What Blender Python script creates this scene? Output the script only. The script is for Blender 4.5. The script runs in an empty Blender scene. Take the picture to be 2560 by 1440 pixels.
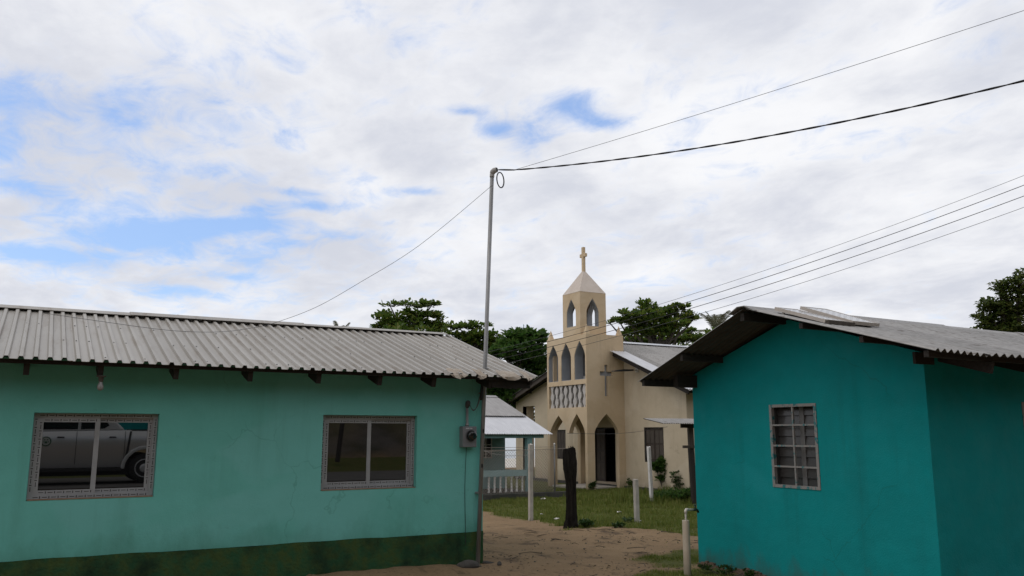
import bpy, math, random
import numpy as np
from mathutils import Vector, Matrix

scene = bpy.context.scene
R = math.radians
rnd = random.Random(7)

# ------------------------------------------------------------------ camera
# World axes: X runs along the street, Y away from it, Z up; metres.
F_PX, CAM_H, AZ, PITCH = 2098.0, 1.75, R(60.5), math.atan(363 / 2098.0)
cam_d = bpy.data.cameras.new('camera')
cam_d.sensor_width = 36
cam_d.lens = F_PX / 2560 * 36
cam_d.clip_start, cam_d.clip_end = 0.05, 6000
cam = bpy.data.objects.new('camera', cam_d)
scene.collection.objects.link(cam)
cam.location = (0, 0, CAM_H)
cam.rotation_euler = (math.pi / 2 + PITCH, 0, AZ - math.pi / 2)
scene.camera = cam

_fw = Vector((math.cos(AZ), math.sin(AZ), 0))
_R = Vector((math.sin(AZ), -math.cos(AZ), 0))
_F = _fw * math.cos(PITCH) + Vector((0, 0, math.sin(PITCH)))
_U = -_fw * math.sin(PITCH) + Vector((0, 0, math.cos(PITCH)))
_C = Vector((0, 0, CAM_H))
def sight(px, py):
    return _F + _R * ((px - 1280) / F_PX) + _U * ((720 - py) / F_PX)
def at(px, py, axis, val):
    d = sight(px, py); i = 'XYZ'.index(axis)
    return _C + d * ((val - _C[i]) / d[i])
def deep(px, py, depth):
    return _C + sight(px, py) * depth

# ------------------------------------------------------------------ world and sun
SUN_EL, SUN_AZ = R(58), R(168)         # azimuth in the X-Y plane, towards the sun
world = bpy.data.worlds.new('World'); scene.world = world
world.use_nodes = True
wn, wl = world.node_tree.nodes, world.node_tree.links
wn.clear()
def wnode(t, **kw):
    n = wn.new(t)
    for k, v in kw.items(): setattr(n, k, v)
    return n
def wmath(op, a, b=None, c=None):
    n = wnode('ShaderNodeMath', operation=op)
    for i, s in enumerate((a, b, c)):
        if s is None: continue
        if isinstance(s, (int, float)): n.inputs[i].default_value = s
        else: wl.new(s, n.inputs[i])
    return n.outputs[0]
def wmaprange(v, a, b, lo=0., hi=1.):
    n = wnode('ShaderNodeMapRange', interpolation_type='SMOOTHSTEP')
    wl.new(v, n.inputs[0])
    for i, x in enumerate((a, b, lo, hi)): n.inputs[i + 1].default_value = x
    return n.outputs[0]
tc = wnode('ShaderNodeTexCoord')
sep = wnode('ShaderNodeSeparateXYZ'); wl.new(tc.outputs['Generated'], sep.inputs[0])
dz = wmath('ADD', wmath('MAXIMUM', sep.outputs[2], 0.0), 0.16)
cmb = wnode('ShaderNodeCombineXYZ')
wl.new(wmath('DIVIDE', sep.outputs[0], dz), cmb.inputs[0])
wl.new(wmath('DIVIDE', sep.outputs[1], dz), cmb.inputs[1])
rotm = wnode('ShaderNodeMapping'); wl.new(cmb.outputs[0], rotm.inputs[0])
rotm.inputs['Rotation'].default_value = (0, 0, R(-25)); rotm.inputs['Scale'].default_value = (1.0, 0.75, 1)
def wnoise(scale, detail, rough, dist=0., off=0.):
    n = wnode('ShaderNodeTexNoise', noise_dimensions='3D')
    wl.new(rotm.outputs[0], n.inputs['Vector'])
    if off:
        m = wnode('ShaderNodeVectorMath', operation='ADD'); m.inputs[1].default_value = (off, off * .7, off * .3)
        wl.new(rotm.outputs[0], m.inputs[0]); wl.new(m.outputs[0], n.inputs['Vector'])
    n.inputs['Scale'].default_value = scale; n.inputs['Detail'].default_value = detail
    n.inputs['Roughness'].default_value = rough; n.inputs['Distortion'].default_value = dist
    return n.outputs['Fac']
big = wnoise(1.5, 7, .55, .5, 3.1)
mid = wnoise(4.2, 8, .58, .4, 9.7)
fine = wnoise(9., 9, .62, .6, 1.3)
# gaps of blue between the clouds: soft spots on the sky sphere
gaps = [(25, 235, 80, 1.2), (15, 350, 70, 1.6), (290, 275, 90, 2.6), (430, 588, 130, 4.5), (555, 565, 120, 6),
        (300, 600, 120, 5), (640, 520, 75, 5), (700, 560, 80, 4), (620, 645, 95, 3.5), (720, 605, 75, 5), (790, 515, 70, 5), (845, 590, 65, 4),
        (560, 690, 60, 5), (150, 640, 120, 7), (740, 480, 70, 6), (60, 470, 90, 4), (1250, 325, 45, 2.2),
        (1060, 480, 70, 6), (1430, 275, 85, 2.2), (1330, 345, 75, 1.5), (1530, 305, 60, 2.5), (1170, 280, 40, 4),
        (90, 640, 110, 5), (450, 725, 90, 6), (330, 470, 620, 1.7)]
tot = None
for gx, gy, gr, gs in gaps:
    d = sight(gx, gy).normalized()
    sub = wnode('ShaderNodeVectorMath', operation='SUBTRACT'); sub.inputs[1].default_value = d
    wl.new(tc.outputs['Generated'], sub.inputs[0])
    mul = wnode('ShaderNodeVectorMath', operation='MULTIPLY'); mul.inputs[1].default_value = (1, 1, gs)
    wl.new(sub.outputs[0], mul.inputs[0])
    ln = wnode('ShaderNodeVectorMath', operation='LENGTH'); wl.new(mul.outputs[0], ln.inputs[0])
    q = wmath('MULTIPLY', ln.outputs['Value'], F_PX / gr)
    e = wmath('EXPONENT', wmath('MULTIPLY', wmath('MULTIPLY', q, q), -1.0))
    if gr > 500: e = wmath('MULTIPLY', e, .44)
    tot = e if tot is None else wmath('ADD', tot, e)
wisp_n = wnode('ShaderNodeTexNoise', noise_dimensions='3D')
wisp_m = wnode('ShaderNodeMapping'); wl.new(tc.outputs['Generated'], wisp_m.inputs[0])
wisp_m.inputs['Rotation'].default_value = (R(14), R(-10), 0); wisp_m.inputs['Scale'].default_value = (1, 1, 2.4)
wl.new(wisp_m.outputs[0], wisp_n.inputs['Vector'])
for k_, v_ in (('Scale', 5.5), ('Detail', 10.), ('Roughness', .60), ('Distortion', .35)): wisp_n.inputs[k_].default_value = v_
wisp = wisp_n.outputs['Fac']
cov = wmath('ADD', wmath('MULTIPLY', tot, 0.74), wmath('MULTIPLY', wmath('SUBTRACT', wisp, 0.5), 1.6))
cov = wmath('ADD', cov, wmath('MULTIPLY', wmath('SUBTRACT', mid, 0.5), 1.5))
cov = wmath('ADD', cov, wmath('MULTIPLY', wmath('SUBTRACT', fine, 0.5), 2.2))
blue_f = wmaprange(cov, 0.06, 1.30, 0., .95)
tone = wmath('ADD', wmath('MULTIPLY', big, .62), wmath('ADD', wmath('MULTIPLY', mid, .3), wmath('MULTIPLY', fine, .12)))
tone = wmath('ADD', tone, wmath('MULTIPLY', wmath('SUBTRACT', wisp, .5), .25))
tone_f = wmaprange(tone, .38, .66)
cl = wnode('ShaderNodeMix', data_type='RGBA')
cl.inputs['A'].default_value = (6.6, 6.85, 7.65, 1); cl.inputs['B'].default_value = (9.5, 9.55, 9.8, 1)
wl.new(tone_f, cl.inputs['Factor'])
sky = wnode('ShaderNodeTexSky', sky_type='NISHITA', sun_disc=False)
sky.sun_elevation = SUN_EL
sky.sun_rotation = math.pi / 2 - SUN_AZ
sky.altitude = 0; sky.air_density = 1.0; sky.dust_density = 0.6; sky.ozone_density = 1.5
veil = wnode('ShaderNodeMix', data_type='RGBA', blend_type='ADD')
veil.inputs['Factor'].default_value = 1
wl.new(sky.outputs[0], veil.inputs['A']); veil.inputs['B'].default_value = (1.3, 2.2, 4.4, 1)
fin = wnode('ShaderNodeMix', data_type='RGBA')
wl.new(blue_f, fin.inputs['Factor']); wl.new(cl.outputs['Result'], fin.inputs['A']); wl.new(veil.outputs['Result'], fin.inputs['B'])
bg = wnode('ShaderNodeBackground'); bg.inputs['Strength'].default_value = 0.1
wl.new(fin.outputs['Result'], bg.inputs['Color'])
wo = wnode('ShaderNodeOutputWorld'); wl.new(bg.outputs[0], wo.inputs['Surface'])

sd = bpy.data.lights.new('sun', 'SUN'); sd.energy = 0.55; sd.angle = R(35); sd.color = (1, .96, .9)
sun = bpy.data.objects.new('sun', sd); scene.collection.objects.link(sun)
sdir = Vector((math.cos(SUN_EL) * math.cos(SUN_AZ), math.cos(SUN_EL) * math.sin(SUN_AZ), math.sin(SUN_EL)))
sun.rotation_euler = sdir.to_track_quat('Z', 'Y').to_euler()

scene.view_settings.view_transform = 'Standard'
scene.view_settings.look = 'None'
scene.view_settings.exposure = 0.0
scene.view_settings.gamma = 1.0
scene.view_settings.use_curve_mapping = False
scene.cycles.max_bounces = 8
scene.cycles.use_denoising = True

# ------------------------------------------------------------------ materials
MATS = {}
def mat(name, col, col2=None, rough=.8, scale=3., stretch=(1, 1, 1), bump=0., bscale=60., metal=0., spec=.5,
        lo=.35, hi=.65, detail=5, ior=None, dirt=None, dscale=1.2, dlo=.5, dhi=.75, dstretch=(1, 1, 1), bdist=.01):
    if name in MATS: return MATS[name]
    m = bpy.data.materials.new(name); m.use_nodes = True
    n, l = m.node_tree.nodes, m.node_tree.links
    b = n['Principled BSDF']
    b.inputs['Roughness'].default_value = rough; b.inputs['Metallic'].default_value = metal
    b.inputs['Specular IOR Level'].default_value = spec
    if ior: b.inputs['IOR'].default_value = ior
    t = n.new('ShaderNodeTexCoord')
    def noise(sc, st, det=detail):
        mp = n.new('ShaderNodeMapping'); l.new(t.outputs['Object'], mp.inputs[0]); mp.inputs['Scale'].default_value = st
        x = n.new('ShaderNodeTexNoise'); l.new(mp.outputs[0], x.inputs['Vector'])
        x.inputs['Scale'].default_value = sc; x.inputs['Detail'].default_value = det; x.inputs['Roughness'].default_value = .6
        return x.outputs['Fac']
    def rng(v, a, bb):
        x = n.new('ShaderNodeMapRange'); l.new(v, x.inputs[0]); x.inputs[1].default_value = a; x.inputs[2].default_value = bb
        return x.outputs[0]
    col = (*col, 1); out = None
    if col2:
        mx = n.new('ShaderNodeMix'); mx.data_type = 'RGBA'
        mx.inputs['A'].default_value = col; mx.inputs['B'].default_value = (*col2, 1)
        l.new(rng(noise(scale, stretch), lo, hi), mx.inputs['Factor']); out = mx.outputs['Result']
        if dirt:
            m2 = n.new('ShaderNodeMix'); m2.data_type = 'RGBA'; l.new(out, m2.inputs['A']); m2.inputs['B'].default_value = (*dirt, 1)
            l.new(rng(noise(dscale, dstretch, 8), dlo, dhi), m2.inputs['Factor']); out = m2.outputs['Result']
        l.new(out, b.inputs['Base Color'])
    else:
        b.inputs['Base Color'].default_value = col
    if bump:
        bp = n.new('ShaderNodeBump'); bp.inputs['Strength'].default_value = bump; bp.inputs['Distance'].default_value = bdist
        l.new(noise(bscale, stretch, 6), bp.inputs['Height']); l.new(bp.outputs[0], b.inputs['Normal'])
    MATS[name] = m
    return m
def per_object_tone(m, amt):
    n, l = m.node_tree.nodes, m.node_tree.links; b = n['Principled BSDF']; src = b.inputs['Base Color'].links[0].from_socket
    oi = n.new('ShaderNodeObjectInfo'); mr = n.new('ShaderNodeMapRange'); l.new(oi.outputs['Random'], mr.inputs[0])
    mr.inputs[3].default_value = 1 - amt; mr.inputs[4].default_value = 1 + amt
    vm = n.new('ShaderNodeVectorMath'); vm.operation = 'SCALE'; l.new(src, vm.inputs[0]); l.new(mr.outputs[0], vm.inputs['Scale']); l.new(vm.outputs[0], b.inputs['Base Color'])
def leaf_mat(name, a, b_, c, trans=.25, rough=.45):
    m = bpy.data.materials.new(name); m.use_nodes = True
    n, l = m.node_tree.nodes, m.node_tree.links
    b = n['Principled BSDF']; b.inputs['Roughness'].default_value = rough; b.inputs['Specular IOR Level'].default_value = .35
    g = n.new('ShaderNodeNewGeometry'); r = n.new('ShaderNodeValToRGB')
    r.color_ramp.elements[0].color = (*a, 1); r.color_ramp.elements[1].color = (*c, 1)
    e = r.color_ramp.elements.new(.6); e.color = (*b_, 1)
    l.new(g.outputs['Random Per Island'], r.inputs[0]); l.new(r.outputs[0], b.inputs['Base Color'])
    tr = n.new('ShaderNodeBsdfTranslucent'); l.new(r.outputs[0], tr.inputs[0])
    mx = n.new('ShaderNodeMixShader'); mx.inputs[0].default_value = trans
    l.new(b.outputs[0], mx.inputs[1]); l.new(tr.outputs[0], mx.inputs[2])
    l.new(mx.outputs[0], n['Material Output'].inputs[0])
    MATS[name] = m
    return m

def wall_mat(name, c1, c2, faded, stain, splash=None, streak=.35, spec=.15, crack=.5, z_splash=.35, patch=.5):
    """painted render: mottled coat, repainted patches, rain streaks, hairline cracks, splashed foot"""
    m = bpy.data.materials.new(name); m.use_nodes = True
    n, l = m.node_tree.nodes, m.node_tree.links
    b = n['Principled BSDF']; b.inputs['Specular IOR Level'].default_value = spec
    t = n.new('ShaderNodeTexCoord')
    def noise(sc, det=6, st=(1, 1, 1), rough=.6, dist=0., off=0.):
        mp = n.new('ShaderNodeMapping'); l.new(t.outputs['Object'], mp.inputs[0]); mp.inputs['Scale'].default_value = st
        mp.inputs['Location'].default_value = (off, off * .6, off * 1.7)
        x = n.new('ShaderNodeTexNoise'); l.new(mp.outputs[0], x.inputs['Vector'])
        for k_, v_ in (('Scale', sc), ('Detail', det), ('Roughness', rough), ('Distortion', dist)): x.inputs[k_].default_value = v_
        return x.outputs['Fac']
    def rng(v, a, bb, lo=0., hi=1.):
        x = n.new('ShaderNodeMapRange'); l.new(v, x.inputs[0])
        for i, q in enumerate((a, bb, lo, hi)): x.inputs[i + 1].default_value = q
        return x.outputs[0]
    def mix(f, a, bb):
        x = n.new('ShaderNodeMix'); x.data_type = 'RGBA'
        for k_, q in (('Factor', f), ('A', a), ('B', bb)):
            if isinstance(q, tuple): x.inputs[k_].default_value = (*q, 1)
            else: l.new(q, x.inputs[k_])
        return x.outputs['Result']
    def mul(a, bb):
        x = n.new('ShaderNodeMath'); x.operation = 'MULTIPLY'; l.new(a, x.inputs[0])
        if isinstance(bb, float): x.inputs[1].default_value = bb
        else: l.new(bb, x.inputs[1])
        return x.outputs[0]
    c = mix(rng(noise(1.6, 8, rough=.7), .3, .7), c1, c2)
    c = mix(rng(noise(.55, 4, (1, 1, 1.4), .5, .6, 3.), .50, .58, 0., patch), c, faded)
    c = mix(mul(rng(noise(3.2, 6, (1, 1, .07), .65, 0., 5.), .52, .74), rng(noise(.9, 3, off=8.), .42, .62, 0., streak)), c, stain)
    c = mix(rng(noise(7., 8, rough=.72, off=2.), .63, .74, 0., .35), c, stain)
    v = n.new('ShaderNodeTexVoronoi'); v.feature = 'DISTANCE_TO_EDGE'; v.inputs['Scale'].default_value = .75
    wp = n.new('ShaderNodeMix'); wp.data_type = 'VECTOR'; wp.inputs['Factor'].default_value = .25
    nz = n.new('ShaderNodeTexNoise'); nz.inputs['Scale'].default_value = 3.; nz.inputs['Detail'].default_value = 6; l.new(t.outputs['Object'], nz.inputs['Vector'])
    l.new(t.outputs['Object'], wp.inputs['A']); l.new(nz.outputs['Color'], wp.inputs['B']); l.new(wp.outputs['Result'], v.inputs['Vector'])
    c = mix(mul(rng(v.outputs['Distance'], .004, .0, 0., 1.), rng(noise(.7, 3, off=11.), .52, .6, 0., crack)), c, stain)
    if splash:
        sp_ = n.new('ShaderNodeSeparateXYZ'); l.new(t.outputs['Object'], sp_.inputs[0])
        ad = n.new('ShaderNodeMath'); ad.operation = 'ADD'; l.new(sp_.outputs[2], ad.inputs[0])
        l.new(rng(noise(2.5, 8, (1, 1, .5), .7, off=4.), .3, .7, -.22, .22), ad.inputs[1])
        c = mix(rng(ad.outputs[0], z_splash, 0.0, 0., .75), c, splash)
    l.new(c, b.inputs['Base Color'])
    l.new(rng(noise(4.), .3, .7, .6, .9), b.inputs['Roughness'])
    b1 = n.new('ShaderNodeBump'); b1.inputs['Strength'].default_value = .5; b1.inputs['Distance'].default_value = .05
    l.new(noise(1.7, 3, rough=.5, off=6.), b1.inputs['Height'])
    b2 = n.new('ShaderNodeBump'); b2.inputs['Strength'].default_value = .4; b2.inputs['Distance'].default_value = .008
    l.new(noise(55., 5), b2.inputs['Height']); l.new(b1.outputs[0], b2.inputs['Normal']); l.new(b2.outputs[0], b.inputs['Normal'])
    MATS[name] = m
    return m
mint = wall_mat('mint_stucco', (.165, .52, .455), (.140, .455, .39), (.20, .53, .49), (.10, .30, .24), (.055, .17, .105), .45, z_splash=.66)
plinth_m = mat('mossy_green_plinth', (.030, .094, .042), (.058, .094, .030), .9, 7., bump=.8, bscale=30, spec=.15, lo=.4, hi=.6, detail=9, dirt=(.014, .034, .019), dscale=2.6, dlo=.46, dhi=.70, dstretch=(1, 1, .8), bdist=.02)
teal = wall_mat('teal_stucco', (.004, .265, .27), (.005, .225, .228), (.014, .285, .30), (.008, .13, .125), (.055, .10, .085), .45, z_splash=.30)
cream = wall_mat('cream_stucco', (.64, .49, .32), (.57, .435, .28), (.67, .535, .375), (.33, .25, .165), (.36, .28, .19), .6, z_splash=.5)
pale_cream = wall_mat('pale_cream_stucco', (.58, .48, .345), (.51, .42, .30), (.62, .53, .40), (.31, .25, .18), (.33, .26, .19), .6, z_splash=.6)
spire_m = mat('pale_spire_paint', (.60, .52, .45), (.54, .46, .39), .85, 3, bump=.2)
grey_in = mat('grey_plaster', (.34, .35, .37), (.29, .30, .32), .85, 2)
white_paint = mat('white_paint', (.72, .69, .66), (.60, .57, .53), .7, 6, dirt=(.42, .37, .31), dscale=5, dlo=.55, dhi=.75)
sheet_m = mat('cream_roof_sheet', (.345, .322, .288), (.30, .275, .24), .42, 1.4, spec=.4, stretch=(2.5, .35, 1), dirt=(.21, .17, .13), dscale=1.5, dlo=.54, dhi=.78, dstretch=(7, .5, 3))
zinc_old = mat('weathered_zinc', (.235, .223, .208), (.35, .335, .318), .5, 1.6, metal=.25, stretch=(14, .45, 14), lo=.42, hi=.58, dirt=(.085, .065, .05), dscale=1.4, dlo=.54, dhi=.70, dstretch=(16, .5, 16))
zinc_new = mat('bright_zinc', (.60, .60, .62), (.52, .52, .54), .4, 3, metal=.2, stretch=(3, .5, 1))
zinc_under_shade = mat('painted_underside_shade', (.065, .058, .050), (.042, .036, .030), .8, 5)  # shade beneath the roof sheets, put into a darker underside colour
wood_dark = mat('dark_timber', (.016, .012, .010), (.030, .023, .018), .85, 6, stretch=(1, 6, 6), bump=.4, bscale=30)
wood_grey = mat('grey_timber', (.09, .072, .058), (.05, .040, .032), .9, 8, stretch=(4, 4, .6), bump=.4, bscale=30)
door_m = mat('brown_door', (.045, .030, .020), (.03, .02, .014), .6, 8, stretch=(5, 5, .6), bump=.2)
upvc = mat('white_upvc', (.345, .35, .355), (.285, .29, .295), .45, 5)
film_ink = mat('dark_film_print', (.035, .03, .03))
steel_pole = mat('galvanised_pole', (.30, .295, .29), (.22, .215, .21), .45, 6, metal=.45, stretch=(1, 1, .3))
meter_grey = mat('meter_enclosure', (.20, .20, .205), (.165, .165, .17), .5, 6)
black_rub = mat('black_cable', (.012, .012, .013), rough=.6)
wire_grey = mat('grey_wire', (.06, .06, .065), rough=.5)
alu_peel = mat('peeling_frame_paint', (.25, .235, .22), (.02, .15, .16), .6, 14, lo=.54, hi=.62)
louvre = mat('smoked_louvre_glass', (.050, .047, .044), rough=.25, spec=.5)
conc = mat('concrete_post', (.46, .42, .37), (.37, .33, .285), .9, 4, bump=.4, bscale=50, dirt=(.22, .18, .14), dscale=3, dlo=.55, dhi=.75)
conc_dark = mat('mossy_concrete', (.075, .068, .058), (.04, .042, .034), .95, 4, bump=.5, bscale=30)
char = mat('charred_trunk', (.010, .008, .007), (.028, .023, .019), .95, 7, stretch=(3, 3, .45), bump=1., bscale=14, bdist=.04, spec=.1)
pvc = mat('weathered_pvc', (.52, .44, .34), (.44, .36, .27), .5, 4, dirt=(.30, .23, .16), dscale=3, dlo=.55, dhi=.8)
pvc_w = mat('white_pvc', (.62, .57, .50), rough=.4)
brass_g = mat('green_tap_metal', (.02, .05, .04), rough=.45, metal=.4)
rock_m = mat('grey_rock', (.085, .075, .065), (.05, .045, .04), .95, 6, bump=.8, bscale=12, bdist=.03)
bark = mat('bark', (.10, .085, .07), (.06, .05, .042), .95, 5, stretch=(3, 3, .6), bump=.8, bscale=10, bdist=.03)
solar_m = mat('solar_glass', (.20, .20, .21), rough=.12, spec=1.0, ior=2.0)
per_object_tone(sheet_m, .07); per_object_tone(zinc_old, .16)
solar_fr = mat('panel_frame', (.52, .46, .40), (.44, .39, .34), .5, 5)
cell_ln = mat('cell_print', (.75, .75, .76), rough=.4)
screen_black = mat('painted_dark_screen', (.02, .018, .016), rough=1)  # near-black colour standing in for the shade inside the church door
litter_m = mat('pale_litter', (.62, .58, .54), rough=.8)
glass_m = mat('reflective_tinted_glass', (.004, .004, .0045), rough=.012, spec=.5, ior=2.3)
almond = leaf_mat('almond_leaves', (.06, .11, .018), (.10, .165, .026), (.20, .215, .045), .5)
dense_l = leaf_mat('dense_leaves', (.032, .08, .015), (.06, .13, .024), (.12, .19, .042), .5)
mango = leaf_mat('drooping_leaves', (.055, .09, .018), (.095, .135, .028), (.18, .195, .055), .5)
palm_l = leaf_mat('palm_leaves', (.10, .12, .07), (.16, .17, .11), (.28, .28, .20))
grass_l = leaf_mat('grass_blades', (.085, .120, .016), (.14, .175, .026), (.21, .19, .05), .25, .6)
weed_l = leaf_mat('weed_leaves', (.022, .055, .012), (.045, .085, .02), (.07, .11, .028))

# ------------------------------------------------------------------ building helpers
col = scene.collection
BASE = {}
class MB:
    """collects solids; k and off place a group measured in its own units"""
    def __init__(s, k=1., off=0.):
        s.v, s.f, s.k, s.off = [], [], k, off
    def add(s, vs, fs):
        n = len(s.v)
        s.v += [(v[0] * s.k, v[1] * s.k, v[2] * s.k + s.off) for v in vs]
        s.f += [tuple(i + n for i in f) for f in fs]
        return s
    def box(s, x0, x1, y0, y1, z0, z1):
        return s.add([(x, y, z) for z in (z0, z1) for y in (y0, y1) for x in (x0, x1)],
                     [(0, 2, 3, 1), (4, 5, 7, 6), (0, 1, 5, 4), (1, 3, 7, 5), (3, 2, 6, 7), (2, 0, 4, 6)])
    def beam(s, p, q, w, h, up=(0, 0, 1)):
        p, q = Vector(p), Vector(q); d = (q - p).normalized(); a = d.cross(Vector(up))
        if a.length < 1e-4: a = d.cross(Vector((0, 1, 0)))
        a.normalize(); b = a.cross(d).normalized()
        vs = [c + a * (i * w / 2) + b * (j * h / 2) for c in (p, q) for i, j in ((-1, -1), (1, -1), (1, 1), (-1, 1))]
        return s.add(vs, [(3, 2, 1, 0), (4, 5, 6, 7), (0, 1, 5, 4), (1, 2, 6, 5), (2, 3, 7, 6), (3, 0, 4, 7)])
    def tube(s, pts, r, n=8, cap=True):
        pts = [Vector(p) for p in pts]; rs = r if isinstance(r, (list, tuple)) else [r] * len(pts)
        vs, fs = [], []; pa = None
        for i, p in enumerate(pts):
            d = (pts[min(i + 1, len(pts) - 1)] - pts[max(i - 1, 0)]).normalized()
            if pa is None:
                pa = d.cross(Vector((0, 0, 1)))
                if pa.length < .05: pa = d.cross(Vector((0, 1, 0)))
            a = (pa - d * pa.dot(d)).normalized(); pa = a; b = d.cross(a)
            vs += [p + (a * math.cos(t) + b * math.sin(t)) * rs[i] for t in [2 * math.pi * j / n for j in range(n)]]
            if i:
                o = (i - 1) * n
                fs += [(o + j, o + (j + 1) % n, o + n + (j + 1) % n, o + n + j) for j in range(n)]
        if cap: fs += [tuple(range(n))[::-1], tuple(range(len(vs) - n, len(vs)))]
        return s.add(vs, fs)
    def prism(s, poly, plane, d0, d1):
        n = len(poly)
        mk = {'X': lambda a, b, c: (c, a, b), 'Y': lambda a, b, c: (a, c, b), 'Z': lambda a, b, c: (a, b, c)}[plane]
        vs = [mk(a, b, d) for d in (d0, d1) for a, b in poly]
        return s.add(vs, [tuple(range(n))[::-1], tuple(range(n, 2 * n))] + [(i, (i + 1) % n, n + (i + 1) % n, n + i) for i in range(n)])
    def lathe(s, prof, c, axis, n=20):
        """profile of (radius, distance along axis) from point c"""
        c = Vector(c); ax = Vector(axis).normalized(); a = ax.orthogonal().normalized(); b = ax.cross(a)
        vs = [c + ax * h + (a * math.cos(t) + b * math.sin(t)) * r for r, h in prof for t in [2 * math.pi * j / n for j in range(n)]]
        fs = [(i * n + j, i * n + (j + 1) % n, (i + 1) * n + (j + 1) % n, (i + 1) * n + j) for i in range(len(prof) - 1) for j in range(n)]
        return s.add(vs, fs + [tuple(range(n))[::-1], tuple(range(len(vs) - n, len(vs)))])
    def build(s, name, m, parent=None, smooth=False, bevel=0.):
        me = bpy.data.meshes.new(name)
        b = BASE.get(parent.name, Vector()) if parent else Vector()
        me.from_pydata([(v[0] - b[0], v[1] - b[1], v[2] - b[2]) for v in s.v], [], s.f)
        o = link(name, me, m, parent, smooth, bevel)
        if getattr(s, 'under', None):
            me.materials.append(zinc_under_shade)
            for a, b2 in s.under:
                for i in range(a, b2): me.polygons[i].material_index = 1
        return o
def link(name, me, m, parent=None, smooth=False, bevel=0.):
    me.materials.append(m); me.update()
    if smooth: me.polygons.foreach_set('use_smooth', [True] * len(me.polygons))
    o = bpy.data.objects.new(name, me); col.objects.link(o)
    if parent: o.parent = parent; BASE[o.name] = BASE[parent.name]
    if bevel:
        md = o.modifiers.new('bevel', 'BEVEL'); md.width = bevel; md.segments = 2; md.limit_method = 'ANGLE'
    return o
def thing(name, label, cat, base, group=None):
    o = bpy.data.objects.new(name, None); col.objects.link(o); o.location = base; o.empty_display_size = .2
    BASE[o.name] = Vector(base)
    return tag(o, label, cat, group)
def tag(o, label=None, cat=None, group=None, kind=None):
    if label: o['label'] = label
    if cat: o['category'] = cat
    if group: o['group'] = group
    if kind: o['kind'] = kind
    return o
def single(mb, name, m, label, cat, base, group=None, smooth=False, bevel=0., kind=None):
    """one-mesh thing with its origin at its base"""
    me = bpy.data.meshes.new(name); b = base
    me.from_pydata([(v[0] - b[0], v[1] - b[1], v[2] - b[2]) for v in mb.v], [], mb.f)
    o = link(name, me, m, None, smooth, bevel); o.location = base
    return tag(o, label, cat, group, kind)
def copy_tree(o, parent=None):
    c = o.copy(); col.objects.link(c)
    if parent: c.parent = parent
    for ch in list(o.children): copy_tree(ch, c)
    return c
def plate(name, outer, holes, plane, d0, d1, m, parent, k=1., off=0., bevel=0.):
    """flat wall slab with cut openings; outline in the plane's own two axes"""
    cu = bpy.data.curves.new(name, 'CURVE'); cu.dimensions = '2D'; cu.fill_mode = 'BOTH'; cu.extrude = abs(d1 - d0) / 2
    for lp in [outer] + holes:
        sp = cu.splines.new('POLY'); sp.points.add(len(lp) - 1); sp.use_cyclic_u = True
        for p, (a, b) in zip(sp.points, lp): p.co = (a, b, 0, 1)
    tmp = bpy.data.objects.new(name, cu)
    me = bpy.data.meshes.new_from_object(tmp)
    bpy.data.objects.remove(tmp); bpy.data.curves.remove(cu)
    mid_ = (d0 + d1) / 2; b = BASE[parent.name]
    for v in me.vertices:
        a_, b_, c_ = v.co; c_ += mid_
        p = (c_, a_, b_) if plane == 'X' else (a_, c_, b_)
        v.co = (p[0] * k - b[0], p[1] * k - b[1], p[2] * k + off - b[2])
    me.materials.clear(); me.polygons.foreach_set('use_smooth', [False] * len(me.polygons))
    return link(name, me, m, parent, False, bevel)
def rect(a0, a1, b0, b1): return [(a0, b0), (a1, b0), (a1, b1), (a0, b1)]
def fast_mesh(name, verts, faces, m, parent=None):
    """verts (n,3), faces (m,k) arrays in world units"""
    verts = np.asarray(verts, np.float32).copy(); faces = np.asarray(faces, np.int32)
    if parent: verts -= np.array(BASE[parent.name], np.float32)
    me = bpy.data.meshes.new(name); k = faces.shape[1]
    me.vertices.add(len(verts)); me.vertices.foreach_set('co', verts.ravel())
    me.loops.add(faces.size); me.loops.foreach_set('vertex_index', faces.ravel())
    me.polygons.add(len(faces)); me.polygons.foreach_set('loop_start', np.arange(0, faces.size, k, dtype=np.int32))
    me.polygons.foreach_set('loop_total', np.full(len(faces), k, np.int32))
    me.update(calc_edges=True); me.validate()
    return link(name, me, m, parent)

# ------------------------------------------------------------------ ground
def ss(t):
    t = np.clip(t, 0, 1); return t * t * (3 - 2 * t)
def gz(x, y):
    """height of the land: the road is highest, the yard falls gently to the church and then to the beach"""
    x, y = np.asarray(x, float), np.asarray(y, float)
    z = .44 * (1 - ss((y + 1) / 10.5)) - .35 * ss((y - 11) / 9.) - 1.1 * ss((y - 44) / 25.) - 2.5 * ss((y - 95) / 30.)
    z = z + ss((-y - 8.5) / 3.) * .45 + ss((-y - 11 - (x - 8) * -.10) / 15.) * 12.5   # bank beyond the road, its height raised to block low sky light
    return z
def vnoise(x, y, s, seed=0):
    """smooth value noise, -1..1"""
    x, y = np.asarray(x) * s, np.asarray(y) * s
    xi, yi = np.floor(x).astype(np.int64), np.floor(y).astype(np.int64)
    fx, fy = ss(x - xi), ss(y - yi)
    def h(a, b):
        n = np.sin(a * 127.1 + b * 311.7 + seed * 74.7) * 43758.5453
        return n - np.floor(n)
    return ((h(xi, yi) * (1 - fx) + h(xi + 1, yi) * fx) * (1 - fy) + (h(xi, yi + 1) * (1 - fx) + h(xi + 1, yi + 1) * fx) * fy) * 2 - 1
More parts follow.
